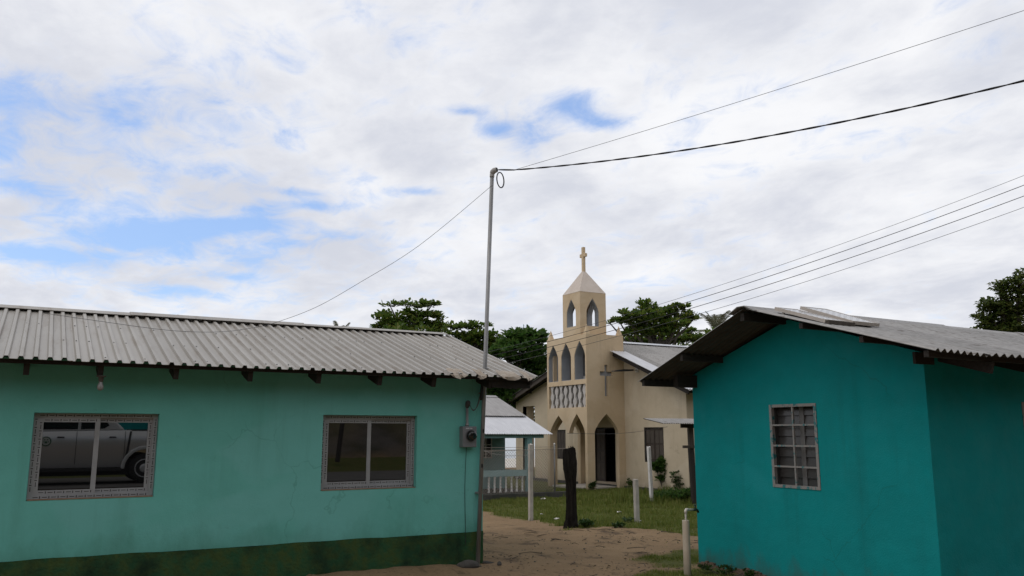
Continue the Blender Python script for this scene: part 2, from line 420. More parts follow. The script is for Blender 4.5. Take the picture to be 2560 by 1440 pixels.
LAWN = np.array([(10.84, 20.76), (10.56, 18.86), (10.64, 17.84), (9.87, 15.71), (9.30, 14.25), (9.9, 14.05), (10.39, 13.75),
                 (10.26, 12.94), (9.98, 11.92), (10.14, 11.35), (16, 11.0), (34, 14.), (34, 44), (-30, 44), (-30, 24), (9, 22.5)])
PATCH = np.array([(7.62, 9.72), (8.21, 10.05), (8.66, 10.15), (9.6, 10.1), (9.3, 9.0), (7.75, 8.9), (7.45, 9.0)])
PATCH2 = np.array([(6.75, 8.75), (7.05, 9.0), (7.5, 8.85), (7.75, 8.6), (7.75, 7.9), (6.6, 7.9)])
VERGE = np.array([(-40, -7.2), (60, -7.2), (60, -11.), (-40, -11.)])
def sdist(x, y, poly):
    """signed distance to polygon, positive inside"""
    x, y = np.asarray(x, float), np.asarray(y, float)
    d = np.full(x.shape, 1e9); ins = np.zeros(x.shape, bool); n = len(poly)
    for i in range(n):
        ax, ay = poly[i]; bx, by = poly[(i + 1) % n]
        ex, ey = bx - ax, by - ay
        t = np.clip(((x - ax) * ex + (y - ay) * ey) / (ex * ex + ey * ey), 0, 1)
        d = np.minimum(d, np.hypot(x - ax - t * ex, y - ay - t * ey))
        if ay != by: ins ^= ((ay > y) != (by > y)) & (x < (bx - ax) * (y - ay) / (by - ay) + ax)
    return np.where(ins, d, -d)
def lawn(x, y):
    n = vnoise(x, y, 2.2, 1) * .22 + vnoise(x, y, 6., 2) * .14 + vnoise(x, y, .8, 3) * .15
    a = np.maximum(sdist(x, y, LAWN), np.maximum(sdist(x, y, PATCH), sdist(x, y, PATCH2)) * 1.2 - .02)
    a = np.maximum(a, sdist(x, y, VERGE))
    bk = ss((vnoise(x, y, .22, 40) + .5 * vnoise(x, y, .7, 41)) * 1.6 - .35) * (np.asarray(y) < -10.5)
    return np.maximum(ss((a + n) / .30 + .35), bk)
def lines(edges):
    out = []
    for a, b, s in edges:
        k = max(1, int(round((b - a) / s))); out += [a + (b - a) * i / k for i in range(k)]
    return np.array(out + [edges[-1][1]])
gxs = lines([(-1500, -200, 325), (-200, -30, 20), (-30, 3, 1.5), (3, 14, .10), (14, 24, .2), (24, 60, 2.), (60, 300, 30), (300, 2500, 440)])
gys = lines([(-400, -60, 60), (-60, -24, 4), (-24, 5, .6), (5, 18, .10), (18, 30, .25), (30, 110, 4), (110, 300, 30), (300, 3000, 540)])
GX, GY = np.meshgrid(gxs, gys, indexing='ij')
GZ = gz(GX, GY)
near = (GX > 3) & (GX < 24) & (GY > 5) & (GY < 30)
GZ = GZ + np.where(near, vnoise(GX, GY, 1.1, 5) * .022 + vnoise(GX, GY, 4., 6) * .012 + vnoise(GX, GY, 9., 8) * .010, 0)
GZ = GZ + np.where(near, .075 * np.exp(-((GY - 10.35) / .35) ** 2) * ss((5.25 - GX) / .5), 0)      # soil banked up against the house
bank = (GY < -11)
GZ = GZ + np.where(bank, vnoise(GX, GY, .35, 9) * .35 + vnoise(GX, GY, 1.2, 10) * .15, 0)
nx, ny = GX.shape
idx = np.arange(nx * ny).reshape(nx, ny)
gf = np.stack([idx[:-1, :-1], idx[1:, :-1], idx[1:, 1:], idx[:-1, 1:]], -1).reshape(-1, 4)

gm = bpy.data.materials.new('soil_and_turf'); gm.use_nodes = True
n, l = gm.node_tree.nodes, gm.node_tree.links
b = n['Principled BSDF']; b.inputs['Roughness'].default_value = .95; b.inputs['Specular IOR Level'].default_value = .15
t = n.new('ShaderNodeTexCoord')
def gnoise(sc, det, st=(1, 1, 1), rough=.6):
    mp = n.new('ShaderNodeMapping'); l.new(t.outputs['Object'], mp.inputs[0]); mp.inputs['Scale'].default_value = st
    x = n.new('ShaderNodeTexNoise'); l.new(mp.outputs[0], x.inputs[0]); x.inputs['Scale'].default_value = sc
    x.inputs['Detail'].default_value = det; x.inputs['Roughness'].default_value = rough
    return x.outputs['Fac']
def gmix(f, a, b_):
    x = n.new('ShaderNodeMix'); x.data_type = 'RGBA'
    for i, s in (('Factor', f), ('A', a), ('B', b_)):
        if isinstance(s, tuple): x.inputs[i].default_value = (*s, 1)
        else: l.new(s, x.inputs[i])
    return x.outputs['Result']
def gr(v, a, b_):
    x = n.new('ShaderNodeMapRange'); l.new(v, x.inputs[0]); x.inputs[1].default_value = a; x.inputs[2].default_value = b_
    return x.outputs[0]
sand = gmix(gr(gnoise(1.3, 6), .35, .65), (.275, .187, .105), (.23, .153, .085))
sand = gmix(gr(gnoise(2.6, 8, (1, .55, 1), .68), .545, .66), sand, (.105, .072, .044))
sand = gmix(gr(gnoise(7., 8, (.5, 1.6, 1), .7), .62, .70), sand, (.085, .06, .038))
sand = gmix(gr(gnoise(26, 4), .60, .70), sand, (.14, .095, .06))
turf = gmix(gr(gnoise(3., 6), .35, .65), (.075, .092, .022), (.105, .102, .03))
turf = gmix(gr(gnoise(9., 5), .6, .72), turf, (.15, .115, .065))
at_g = n.new('ShaderNodeAttribute'); at_g.attribute_name = 'turf'
base_c = gmix(at_g.outputs['Fac'], sand, turf)
at_b = n.new('ShaderNodeAttribute'); at_b.attribute_name = 'pale_sand'
base_c = gmix(at_b.outputs['Fac'], base_c, (.62, .58, .52))
at_k = n.new('ShaderNodeAttribute'); at_k.attribute_name = 'bank_soil'
base_c = gmix(at_k.outputs['Fac'], base_c, gmix(gr(gnoise(.8, 7), .4, .62), (.115, .102, .09), (.05, .052, .038)))
l.new(base_c, b.inputs['Base Color'])
bp = n.new('ShaderNodeBump'); bp.inputs['Strength'].default_value = 1.; bp.inputs['Distance'].default_value = .05
l.new(gnoise(14, 8, (1, 1, 1), .7), bp.inputs['Height']); l.new(bp.outputs[0], b.inputs['Normal'])
ground = fast_mesh('ground', np.stack([GX.ravel(), GY.ravel(), GZ.ravel()], 1), gf, gm)
ground.data.polygons.foreach_set('use_smooth', [True] * len(ground.data.polygons))
att = ground.data.attributes.new('turf', 'FLOAT', 'POINT')
att.data.foreach_set('value', np.where((GY < 60), lawn(GX, GY), 0).ravel().astype(np.float32))
att = ground.data.attributes.new('pale_sand', 'FLOAT', 'POINT')
att.data.foreach_set('value', (ss((GY - 48) / 8)).ravel().astype(np.float32))
att = ground.data.attributes.new('bank_soil', 'FLOAT', 'POINT')
att.data.foreach_set('value', (ss((-GY - 11) / 1.5) * (1 - .75 * lawn(GX, GY))).ravel().astype(np.float32))
tag(ground, kind='structure')
asphalt = mat('worn_road', (.12, .11, .10), (.085, .08, .072), .9, 2, bump=.5, bscale=40)
rd = MB(); xs_ = [-60 + 6 * i for i in range(26)]
rd.add([(x, y, .46 + .0 * x) for x in xs_ for y in (-7.0, -1.6)], [(2 * i, 2 * i + 2, 2 * i + 3, 2 * i + 1) for i in range(25)])
tag(rd.build('road', asphalt), kind='structure')
sea_m = mat('sea_water', (.10, .16, .18), rough=.16, spec=.6, bump=.25, bscale=.5, stretch=(1, 3, 1), col2=(.12, .18, .19), bdist=.3)
tag(MB().add([(-2500, 100, -2.2), (3500, 100, -2.2), (3500, 4200, -2.2), (-2500, 4200, -2.2)], [(0, 1, 2, 3)]).build('sea', sea_m), kind='structure')

# ------------------------------------------------------------------ corrugated sheets
def profile(kind, pitch, h):
    """one pitch of roofing as (offset, height) pairs"""
    if kind == 'trap':
        return [(0, 0), (.50 * pitch, 0), (.60 * pitch, h), (.86 * pitch, h), (.96 * pitch, 0)]
    return [(pitch * i / 6, h * (.5 - .5 * math.cos(2 * math.pi * i / 6))) for i in range(6)]
def sheet_mesh(mb, x0, x1, y0, z0, y1, z1, kind, pitch, h, thick=.004, phase=0., sag=0., seg=1, jag=0.):
    """a sheet whose ribs run up the slope from (y0,z0) to (y1,z1)"""
    us = []
    i = math.floor((x0 - phase) / pitch) - 1
    while phase + i * pitch < x1 + pitch:
        for a, hh in profile(kind, pitch, h):
            u = phase + i * pitch + a
            if x0 - 1e-6 <= u <= x1 + 1e-6: us.append((u, hh))
        i += 1
    def hat(u):
        q = (u - phase) % pitch; pf = profile(kind, pitch, h) + [(pitch, 0.)]
        for (a, ha), (b2, hb) in zip(pf, pf[1:]):
            if a <= q <= b2: return ha + (hb - ha) * (q - a) / (b2 - a)
        return 0.
    us = [(x0, hat(x0))] + [q for q in us if x0 + .002 < q[0] < x1 - .002] + [(x1, hat(x1))]
    L = math.hypot(y1 - y0, z1 - z0); ny_, nz_ = -(z1 - z0) / L, abs(y1 - y0) / L
    if (y1 - y0) < 0: ny_ = (z1 - z0) / L
    vs, fs = [], []; m_ = len(us)
    for s in range(seg + 1):
        t = s / seg
        for k, (u, hh) in enumerate(us):
            dv = jag * math.sin(u * 3.7) * (1 - t) if jag else 0
            y = y0 + (y1 - y0) * t; z = z0 + (z1 - z0) * t - sag * math.sin(math.pi * t) + dv
            vs.append((u, y + ny_ * hh, z + nz_ * hh))
    for s in range(seg):
        fs += [(s * m_ + k, s * m_ + k + 1, (s + 1) * m_ + k + 1, (s + 1) * m_ + k) for k in range(m_ - 1)]
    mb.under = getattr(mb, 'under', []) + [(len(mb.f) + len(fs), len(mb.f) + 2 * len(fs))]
    n0 = len(vs)
    vs2 = [(x, y - ny_ * thick, z - nz_ * thick) for x, y, z in vs]
    fs2 = [tuple(i + n0 for i in f[::-1]) for f in fs]
    rim = [(k + 1, k, n0 + k, n0 + k + 1) for k in range(m_ - 1)]
    o = seg * m_
    rim += [(o + k, o + k + 1, n0 + o + k + 1, n0 + o + k) for k in range(m_ - 1)]
    rim += [(s * m_, (s + 1) * m_, n0 + (s + 1) * m_, n0 + s * m_) for s in range(seg)]
    rim += [((s + 1) * m_ + m_ - 1, s * m_ + m_ - 1, n0 + s * m_ + m_ - 1, n0 + (s + 1) * m_ + m_ - 1) for s in range(seg)]
    return mb.add(vs + vs2, fs + fs2 + rim)

# ------------------------------------------------------------------ mint house on the left
WY = 10.52                                   # street wall of the mint house
lh = thing('mint_house', 'long mint green house with ribbed cream metal roof and two sliding windows', 'house', (0, WY, 0))
W1 = (.02, 1.28, 1.04, 1.97); W2 = (3.21, 4.495, 1.04, 1.98)
plate('wall', rect(-4.2, 5.49, .43, 2.56), [rect(*W1), rect(*W2)], 'Y', WY, WY + .16, mint, lh)
MB().box(5.33, 5.49, WY + .16, 15.4, .43, 2.56).build('wall', mint, lh)
MB().prism([(WY + .02, 2.56), (15.4, 2.56), (13.0, 3.24)], 'X', 5.34, 5.48).build('gable_wall', mint, lh)
MB().box(-4.2, 5.33, 15.24, 15.4, .43, 2.56).build('wall', mint, lh)
MB().box(-4.2, -4.04, WY + .16, 15.24, .43, 2.56).build('wall', mint, lh)
# plinth with a slightly wavy painted top edge
pz = MB(); pts = []
N = 60
for i in range(N + 1):
    x = -4.2 + (5.496 + 4.2) * i / N
    pts.append((x, .432 + .006 * math.sin(x * 2.3) + .005 * math.sin(x * 7.1)))
pz.prism([(-4.2, -.5)] + [(5.496, -.5)] + pts[::-1], 'Y', WY - .007, WY + .17)
pz.box(5.33, 5.496, WY + .17, 15.4, -.8, .43)
pz.build('plinth', plinth_m, lh)
MB().box(-4.0, 5.3, WY + .18, 15.2, .30, .36).build('floor_slab', conc_dark, lh)
EY, EZ, RY, RZ = 10.0, 2.50, 13.0, 3.385     # eave and ridge of the front slope
pitch = .1322
edge = -4.4
ns = 0
ends = [-4.46 + .7932 * i for i in range(14)]
ends[-1] = 6.06
for i in range(len(ends) - 1):
    a, b_ = ends[i], ends[i + 1]
    if b_ < -1.2: continue
    jz = rnd.uniform(-.004, .004); jy = rnd.uniform(-.018, .018)
    mb = MB(); sheet_mesh(mb, a, b_ + .03, EY + jy, EZ + jz + (i % 2) * .003, RY - .02, RZ + jz + (i % 2) * .003, 'trap', pitch, .030,
                          phase=-.20 - .044, sag=.012, seg=8)
    o = mb.build('roof_sheet', sheet_m, lh)
mb = MB(); sheet_mesh(mb, -1.3, 6.06, 16.0, 2.50, RY + .02, RZ, 'trap', pitch, .026, phase=-.2, seg=1)
mb.build('rear_roof_sheet', sheet_m, lh)
# ridge capping in overlapping lengths, slightly kinked
x = -1.3; k = 0
while x < 6.0:
    x1 = min(x + 2.44, 6.10); s = rnd.uniform(-.012, .012); lift = .012 + .012 * (k % 2)
    cap = [(RY - .17, RZ - .012 + s), (RY - .05, RZ + .042), (RY + .05, RZ + .042), (RY + .17, RZ - .02),
           (RY + .165, RZ - .026), (RY + .05, RZ + .036), (RY - .05, RZ + .036), (RY - .165, RZ - .018 + s)]
    MB().prism([(a, z + lift) for a, z in cap], 'X', x - .05, x1).build('ridge_cap', sheet_m, lh)
    x = x1; k += 1
sc = MB()
for i, (yy, n0) in enumerate(((10.10, 0), (10.95, 1), (11.9, 2), (12.85, 0))):
    zz = EZ + (yy - EY) * (RZ - EZ) / (RY - EY)
    j = 0
    for r in range(-9, 48):
        if random.Random(r * 31 + i * 7).random() > .42: continue
        xx = -.20 - .044 + r * pitch + .70 * pitch
        if xx > 6.0: continue
        sc.lathe([(.009, 0), (.009, .005), (.004, .008)], (xx, yy + rnd.uniform(-.02, .02), zz + .026), (0, -.28, 1), 6)
tag(sc.build('roofing_screws', mat('dark_screw', (.03, .03, .032), rough=.5), lh), kind='stuff')
for x in (-.79, -.09, .61, 1.38, 2.2, 3.02, 3.81, 4.56, 5.40):
    MB().beam((x, 10.13, EZ - .082), (x, 13.0, EZ - .082 + 2.87 * .295), .055, .145).build('rafter', wood_dark, lh)
for yy in (10.09, 10.95, 11.9, 12.85):
    zz = EZ + (yy - EY) * .295
    MB().box(-4.3, 6.03, yy - .02, yy + .03, zz - .062, zz - .022).build('purlin', wood_dark, lh)
MB().box(5.42, 6.02, 10.12, 10.17, EZ - .135, EZ - .03).build('eave_beam', wood_dark, lh)
MB().beam((5.99, 10.04, EZ - .045), (5.99, 13.0, EZ - .045 + 2.96 * .295), .035, .10).build('barge_rafter', wood_dark, lh)
# torn brown flashing stuck to the eave by the mast
for cx, w_ in ((4.84, .22), (5.18, .12), (5.62, .30), (5.9, .1)):
    tr = MB(); nseg = 7; vs = []
    for i in range(nseg):
        for j, (yy, dz_) in enumerate(((10.16, .052), (10.03, .030), (9.965, .012), (9.955, -.035))):
            r_ = random.Random(i * 13 + j + int(cx * 100))
            fade = math.sin(math.pi * i / (nseg - 1))
            vs.append((cx + w_ * (i / (nseg - 1) - .5) + r_.uniform(-.012, .012), yy + r_.uniform(-.02, .02),
                       EZ + (yy - EY) * .295 + dz_ * (1 if j < 3 else fade) + r_.uniform(-.006, .012)))
    tr.add(vs, [(i * 4 + j, i * 4 + j + 1, i * 4 + j + 5, i * 4 + j + 4) for i in range(nseg - 1) for j in range(3)])
    tag(tr.build('torn_flashing', mat('tattered_brown_sheet', (.30, .24, .18), (.40, .35, .29), .8, 12), lh), 'torn brown flashing')

def sliding_window(x0, x1, z0, z1, name='window', wide_left=False):
    w = MB(); y = WY + .075; fw = .05
    # outer frame mitred as four bars
    fr = MB()
    fr.box(x0 + .004, x1 - .004, y, y + .06, z0 + .004, z0 + fw).box(x0 + .004, x1 - .004, y, y + .06, z1 - fw, z1 - .004)
    fr.box(x0 + .004, x0 + fw, y, y + .06, z0 + fw, z1 - fw).box(x1 - fw, x1 - .004, y, y + .06, z0 + fw, z1 - fw)
    root = fr.build('window', upvc, lh)
    xm = (x0 + x1) / 2
    ink = MB()
    def dashes(xa, xb, za, zb, yy):
        horiz = xb - xa > zb - za
        L = (xb - xa) if horiz else (zb - za); p = 0.03
        while p < L - .05:
            c = ((za + zb) / 2) if horiz else ((xa + xb) / 2)
            if horiz:
                ink.box(xa + p, xa + p + .048, yy - .0016, yy - .0004, c - .0035, c + .0035)
                ink.box(xa + p + .062, xa + p + .071, yy - .0016, yy - .0004, c - .012, c + .012)
            else:
                ink.box(c - .0035, c + .0035, yy - .0016, yy - .0004, za + p, za + p + .048)
                ink.box(c - .012, c + .012, yy - .0016, yy - .0004, za + p + .062, za + p + .071)
            p += .088
    dashes(x0 + .03, x1 - .03, z0 + .006, z0 + fw, y); dashes(x0 + .03, x1 - .03, z1 - fw, z1 - .006, y)
    dashes(x0 + .006, x0 + fw, z0 + .06, z1 - .06, y); dashes(x1 - fw, x1 - .006, z0 + .06, z1 - .06, y)
    for a, b_, yy in ((x0 + fw, xm + .028, y + .008), (xm - .028, x1 - fw, y + .035)):
        s = MB(); t_ = .05
        za, zb = z0 + fw, z1 - fw
        s.box(a, b_, yy, yy + .028, za, za + t_).box(a, b_, yy, yy + .028, zb - t_, zb)
        s.box(a, a + t_, yy, yy + .028, za + t_, zb - t_).box(b_ - t_, b_, yy, yy + .028, za + t_, zb - t_)
        so = s.build('sash', upvc, lh); so.parent = root
        dashes(a + .03, b_ - .03, za + .006, za + t_, yy); dashes(a + .03, b_ - .03, zb - t_, zb - .006, yy)
        if a == x0 + fw: dashes(a, a + t_, za + .06, zb - .06, yy)
        else: dashes(b_ - t_, b_, za + .06, zb - .06, yy)
        g_ = MB().box(a + t_ - .004, b_ - t_ + .004, yy + .010, yy + .016, za + t_ - .004, zb - t_ + .004).build('pane', glass_m, lh)
        g_.parent = root
    io = ink.build('film_print', film_ink, lh); io.parent = root; tag(io, kind='stuff')
    sill = MB().box(x0 + .01, x1 - .01, WY - .004, y - .002, z0 + .002, z0 + .012).build('sill', mat('rusty_sill', (.22, .13, .07), (.30, .22, .16), .8, 9), lh)
    sill.parent = root
sliding_window(*W1); sliding_window(*W2)
# bare bulb under the eave
lb = thing('light_bulb', 'bare white light bulb hanging in its holder under the mint house eave', 'light bulb', (.62, 10.16, 2.33))
MB().lathe([(.05, .03), (.05, .02), (.028, .015), (.024, -.03), (.02, -.035)], (.62, 10.16, 2.335), (0, 0, 1), 14).build('holder', mat('grubby_holder', (.10, .085, .075)), lb, True)
MB().lathe([(.016, .0), (.020, -.02), (.030, -.045), (.034, -.065), (.029, -.085), (.014, -.098), (.002, -.101)], (.62, 10.16, 2.305), (0, 0, 1), 16).build('glass_bulb', mat('opal_bulb', (.27, .26, .25), rough=.3), lb, True)

# ------------------------------------------------------------------ electric meter and service mast
mt = thing('electric_meter', 'grey electric meter box with round glass dial on the mint wall', 'electric meter', (5.23, WY, 1.56))
y0 = WY - .11
bx = MB().box(5.122, 5.335, y0, WY + .002, 1.562, 1.842).build('enclosure', meter_grey, mt, bevel=.008)
MB().lathe([(.077, 0), (.077, .018), (.069, .022), (.066, .010)], (5.243, y0 + .002, 1.718), (0, -1, 0), 28).build('dial_ring', mat('dial_ring_metal', (.10, .10, .10), rough=.35, metal=.5), mt, True)
MB().lathe([(.066, 0), (.066, .05), (.060, .068), (.04, .075), (.001, .077)], (5.243, y0 + .001, 1.718), (0, -1, 0), 28).build('dial_glass', mat('dark_meter_glass', (.012, .011, .010), rough=.06, spec=.7), mt, True)
pl = MB().box(5.165, 5.255, y0 - .002, y0 - .0004, 1.803, 1.824).build('label_plate', mat('label_grey', (.24, .24, .245)), mt)
ink = MB(); p = 5.168
for w_ in (.010, .008, .011, .009, .012, .0, .010, .007, .011, .008):
    if w_: ink.box(p, p + w_ * .8, y0 - .0032, y0 - .0024, 1.806, 1.821)
    p += (w_ or .008) + .0005
tag(ink.build('label_print', mat('label_white', (.62, .62, .62)), mt), kind='stuff')
MB().tube([(5.215, WY - .05, 1.842), (5.215, WY - .05, 1.875), (5.215, WY - .05, 1.88), (5.212, WY - .05, 2.12)], [.026, .026, .019, .019], 12).build('conduit', steel_pole, mt, True)
MB().lathe([(.022, -.02), (.030, 0), (.036, .03), (.034, .06), (.022, .078), (.002, .084)], (5.212, WY - .055, 2.115), (.12, -.25, 1), 16).build('weatherhead', mat('dark_cap', (.05, .048, .046), rough=.6), mt, True)
for i in range(3):
    c = MB(); a = Vector((5.235 + .006 * i, WY - .09, 2.135 - .012 * i)); b_ = Vector((5.405, WY - .10, 2.26 + .05 * i))
    pts = [a.lerp(b_, t / 8) - Vector((0, .015 * math.sin(math.pi * t / 8), (.115 + .012 * i) * math.sin(math.pi * (t / 8) ** .8))) for t in range(9)]
    c.tube(pts, .0045, 6).build('service_wire', [wire_grey, mat('pale_wire', (.22, .21, .20)), black_rub][i], mt)
pts = [(5.225 + .012 * math.sin(z * 4.1) - .018 * (1.56 - z) / 1.5, WY - .012 - .006 * math.sin(z * 6), z) for z in [1.562 - .1 * i for i in range(14)]]
MB().tube(pts, .0035, 5).build('earth_wire', black_rub, mt)

mast = thing('service_mast', 'tall leaning galvanised service mast rising past the mint house eave', 'mast', (5.375, WY - .085, 0))
yb = WY - .075
top = Vector((5.575, yb, 5.50))
MB().tube([(5.372, yb, -.25), top], .029, 14).build('pole', steel_pole, mast, True)
dirn = (top - Vector((5.372, yb, 0))).normalized()
MB().lathe([(.034, 0), (.035, .015), (.034, .05), (.033, .06)], top - dirn * .055, dirn, 16).build('collar', mat('cast_head', (.42, .40, .37), (.34, .32, .30), .6, 8), mast, True)
MB().tube([top, top + Vector((.004, -.010, .022)), top + Vector((.020, -.030, .042)), top + Vector((.045, -.062, .050))], [.036, .042, .042, .036], 14).build('weatherhead', MATS['cast_head'], mast, True)
MB().lathe([(.031, 0), (.031, .003)], top + Vector((.046, -.063, .051)), (.55, -.8, .12), 14).build('cable_port', mat('port_black', (.01, .01, .01)), mast)
for z in (1.78, 1.31):
    MB().box(5.372 + z * .0369 - .008, 5.372 + z * .0369 + .014, yb - .0315, yb - .024, z - .025, z + .025).build('slot', mat('slot_black', (.012, .011, .011)), mast)
for z in (2.30, .95):
    MB().box(5.33 + z * .0369, 5.414 + z * .0369, yb - .012, WY + .002, z - .012, z + .012).build('bracket', steel_pole, mast)
MB().tube([(5.385 + .015 * math.sin(z * 3) + (z - 2) * .037, yb - .040, z) for z in [2.20 + .06 * i for i in range(8)]], [.016, .022, .024, .022, .022, .02, .02, .016], 8).build('taped_cable', black_rub, mast, True)

# cables from the mast
def wire(name, pts, r, m, label, cat='cable', group=None, twist=0., n=5):
    w = MB()
    if twist:
        for ph in (0, math.pi):
            q = []
            for i in range(len(pts) - 1):
                a, b_ = Vector(pts[i]), Vector(pts[i + 1])
                d = (b_ - a).normalized(); s1 = d.cross(Vector((0, 0, 1))).normalized(); s2 = s1.cross(d)
                st = max(2, int((b_ - a).length / .03))
                for k_ in range(st):
                    p = a.lerp(b_, k_ / st); q.append(p)
            L = 0; qq = []
            for i, p in enumerate(q):
                if i: L += (p - q[i - 1]).length
                th_ = 2 * math.pi * L / twist + ph
                qq.append(p + s1 * (r * .7 * math.cos(th_)) + s2 * (r * .7 * math.sin(th_)))
            w.tube(qq, r, n)
    else: w.tube(pts, r, n)
    return single(w, name, m, label, cat, tuple(pts[0]), group)
def parabola(p, q, sag, n_=40):
    p, q = Vector(p), Vector(q)
    return [p.lerp(q, i / n_) - Vector((0, 0, 4 * sag * (i / n_) * (1 - i / n_))) for i in range(n_ + 1)]
head = top + Vector((.06, -.08, .045))
tie = at(1285, 425, 'Y', yb - .18)
wire('service_cable', [head] + parabola(tie, at(2640, 182, 'Y', 4.3), .15, 60), .0075, black_rub, 'thick twisted black cable strung from the mast head to the right', twist=.62)
wire('thin_cable', [tie] + parabola(tie, at(2640, 0, 'Y', 4.3), .03, 40)[1:], .0032, wire_grey, 'thin straight cable rising steeply from the mast above the twisted cable')
# coil of spare cable hanging at the tie
cc = at(1251, 450, 'Y', yb - .14); coil = MB()
pts = []
for i in range(0, 181):
    a = i / 180 * 3 * 2 * math.pi + .9; rr = 1 + .035 * math.sin(a * .37)
    pts.append(cc + Vector((.092 * rr * math.cos(a) * .93, .05 * math.cos(a) + .004 * math.sin(a * .7), .112 * rr * math.sin(a))))
coil.tube(pts, .0062, 6)
single(coil, 'cable_coil', black_rub, 'coil of spare black cable hanging beside the mast head', 'cable coil', tuple(cc))
# thin wire from the coil down over the mint roof
st = at(1232, 462, 'Y', yb - .12)
on_roof = [at(px, py, 'Y', yy) for px, py, yy in ((1050, 612, 10.75), (900, 706, 11.2), (790, 768, 11.7), (690, 806, 12.2))]
path = [st] + on_roof
def roofz(y): return EZ + (y - EY) * .295 + .033
for px, py in ((640, 818), (560, 829), (470, 829), (380, 821), (250, 803), (110, 783)):
    d = sight(px, py); t_ = (EZ - EY * .295 + .037 - CAM_H) / (d.z - .295 * d.y); path.append(_C + d * t_)
def smooth(pts, n_=8):
    P_ = [Vector(p) for p in pts]; out = []
    for i in range(len(P_) - 1):
        p0, p1, p2, p3 = P_[max(i - 1, 0)], P_[i], P_[i + 1], P_[min(i + 2, len(P_) - 1)]
        for k in range(n_):
            t = k / n_
            out.append(.5 * ((2 * p1) + (p2 - p0) * t + (2 * p0 - 5 * p1 + 4 * p2 - p3) * t * t + (3 * p1 - p0 - 3 * p2 + p3) * t ** 3))
    return out + [P_[-1]]
wire('roof_wire', smooth(path), .0032, wire_grey, 'thin wire sagging from the cable coil down onto the mint house roof')

# ------------------------------------------------------------------ teal house on the right
GXW = 7.84; NY, FY = 5.365, 8.84              # gable wall plane, near and far corners
rh = thing('teal_house', 'bright teal house with weathered zinc roof and barred louvre window', 'house', (GXW, 7.1, 0))
V = (6.763, 7.46, 1.118, 2.088)
gable = [(NY, -.4), (FY, -.4), (FY, 2.53), (7.1, 3.10), (NY, 2.56)]
plate('gable_wall', gable, [rect(*V)], 'X', GXW, GXW + .15, teal, rh)
SW = (9.50, 10.4, 1.10, 2.085)
plate('street_wall', rect(GXW + .15, 15, -.4, 2.56), [rect(*SW)], 'Y', NY, NY + .15, teal, rh)
MB().box(GXW + .15, 15, FY - .15, FY, -.4, 2.53).build('wall', teal, rh)
MB().box(14.85, 15, NY + .15, FY - .15, -.4, 2.53).build('wall', teal, rh)
MB().box(GXW + .16, 14.8, NY + .16, FY - .16, .02, .08).build('floor_slab', conc_dark, rh)
RX0 = 7.12; RRY, RRZ = 7.1, 3.165; NEY, NEZ, FEY, FEZ = 4.74, 2.475, 9.12, 2.43
xs_ = [RX0 + .78 * i for i in range(9)]
for i in range(8):
    j = rnd.uniform(-.006, .006)
    mb = MB(); sheet_mesh(mb, xs_[i], xs_[i + 1] + .05, NEY + rnd.uniform(-.03, .03), NEZ + j + (i % 2) * .004, RRY - .03, RRZ + j + (i % 2) * .004, 'sine', .13 if i else .10, .036, seg=6, jag=.008)
    mb.build('roof_sheet', zinc_old, rh)
    mb = MB(); sheet_mesh(mb, xs_[i], xs_[i + 1] + .05, FEY, FEZ + (i % 2) * .004, RRY + .03, RRZ + (i % 2) * .004, 'sine', .10, .022, seg=3)
    mb.build('roof_sheet', zinc_old, rh)
x = RX0 - .05
k = 0
while x < 13.2:
    x1 = x + 1.9; lf = .022 + .012 * (k % 2); s = rnd.uniform(-.015, .012)
    cap = [(RRY - .20, RRZ - .045 + s), (RRY - .06, RRZ + .02), (RRY + .06, RRZ + .02), (RRY + .20, RRZ - .05),
           (RRY + .20, RRZ - .058), (RRY + .05, RRZ + .012), (RRY - .05, RRZ + .012), (RRY - .20, RRZ - .053 + s)]
    MB().prism([(a, z + lf) for a, z in cap], 'X', x, x1).build('ridge_cap', zinc_old, rh); x = x1 - .08; k += 1
for yy, w_, h_ in ((9.04, .05, .075), (8.25, .05, .08), (7.16, .06, .09), (6.3, .05, .06), (5.55, .05, .06), (4.86, .05, .06)):
    zz = (RRZ - (yy - RRY) * (RRZ - FEZ) / (FEY - RRY)) if yy > RRY else (RRZ - (RRY - yy) * (RRZ - NEZ) / (RRY - NEY))
    MB().box(RX0 + .03, 13.3, yy - w_ / 2, yy + w_ / 2, zz - .006 - h_, zz - .006).build('purlin', wood_dark, rh)
for x in (GXW + .26, 9.02, 9.95, 10.9, 11.8):
    MB().beam((x, 4.82, NEZ - .10), (x, 7.1, NEZ - .10 + 2.28 * .292), .05, .11).build('rafter', wood_dark, rh)
    MB().beam((x, 9.0, FEZ - .10), (x, 7.1, FEZ - .10 + 1.9 * .365), .05, .11).build('rafter', wood_dark, rh)
MB().box(7.50, 8.0, 8.74, 8.83, 2.36, 2.52).build('beam_end', wood_dark, rh)
MB().box(7.70, 8.0, NY - .012, NY + .02, 2.44, 2.56).build('beam_end', wood_dark, rh)
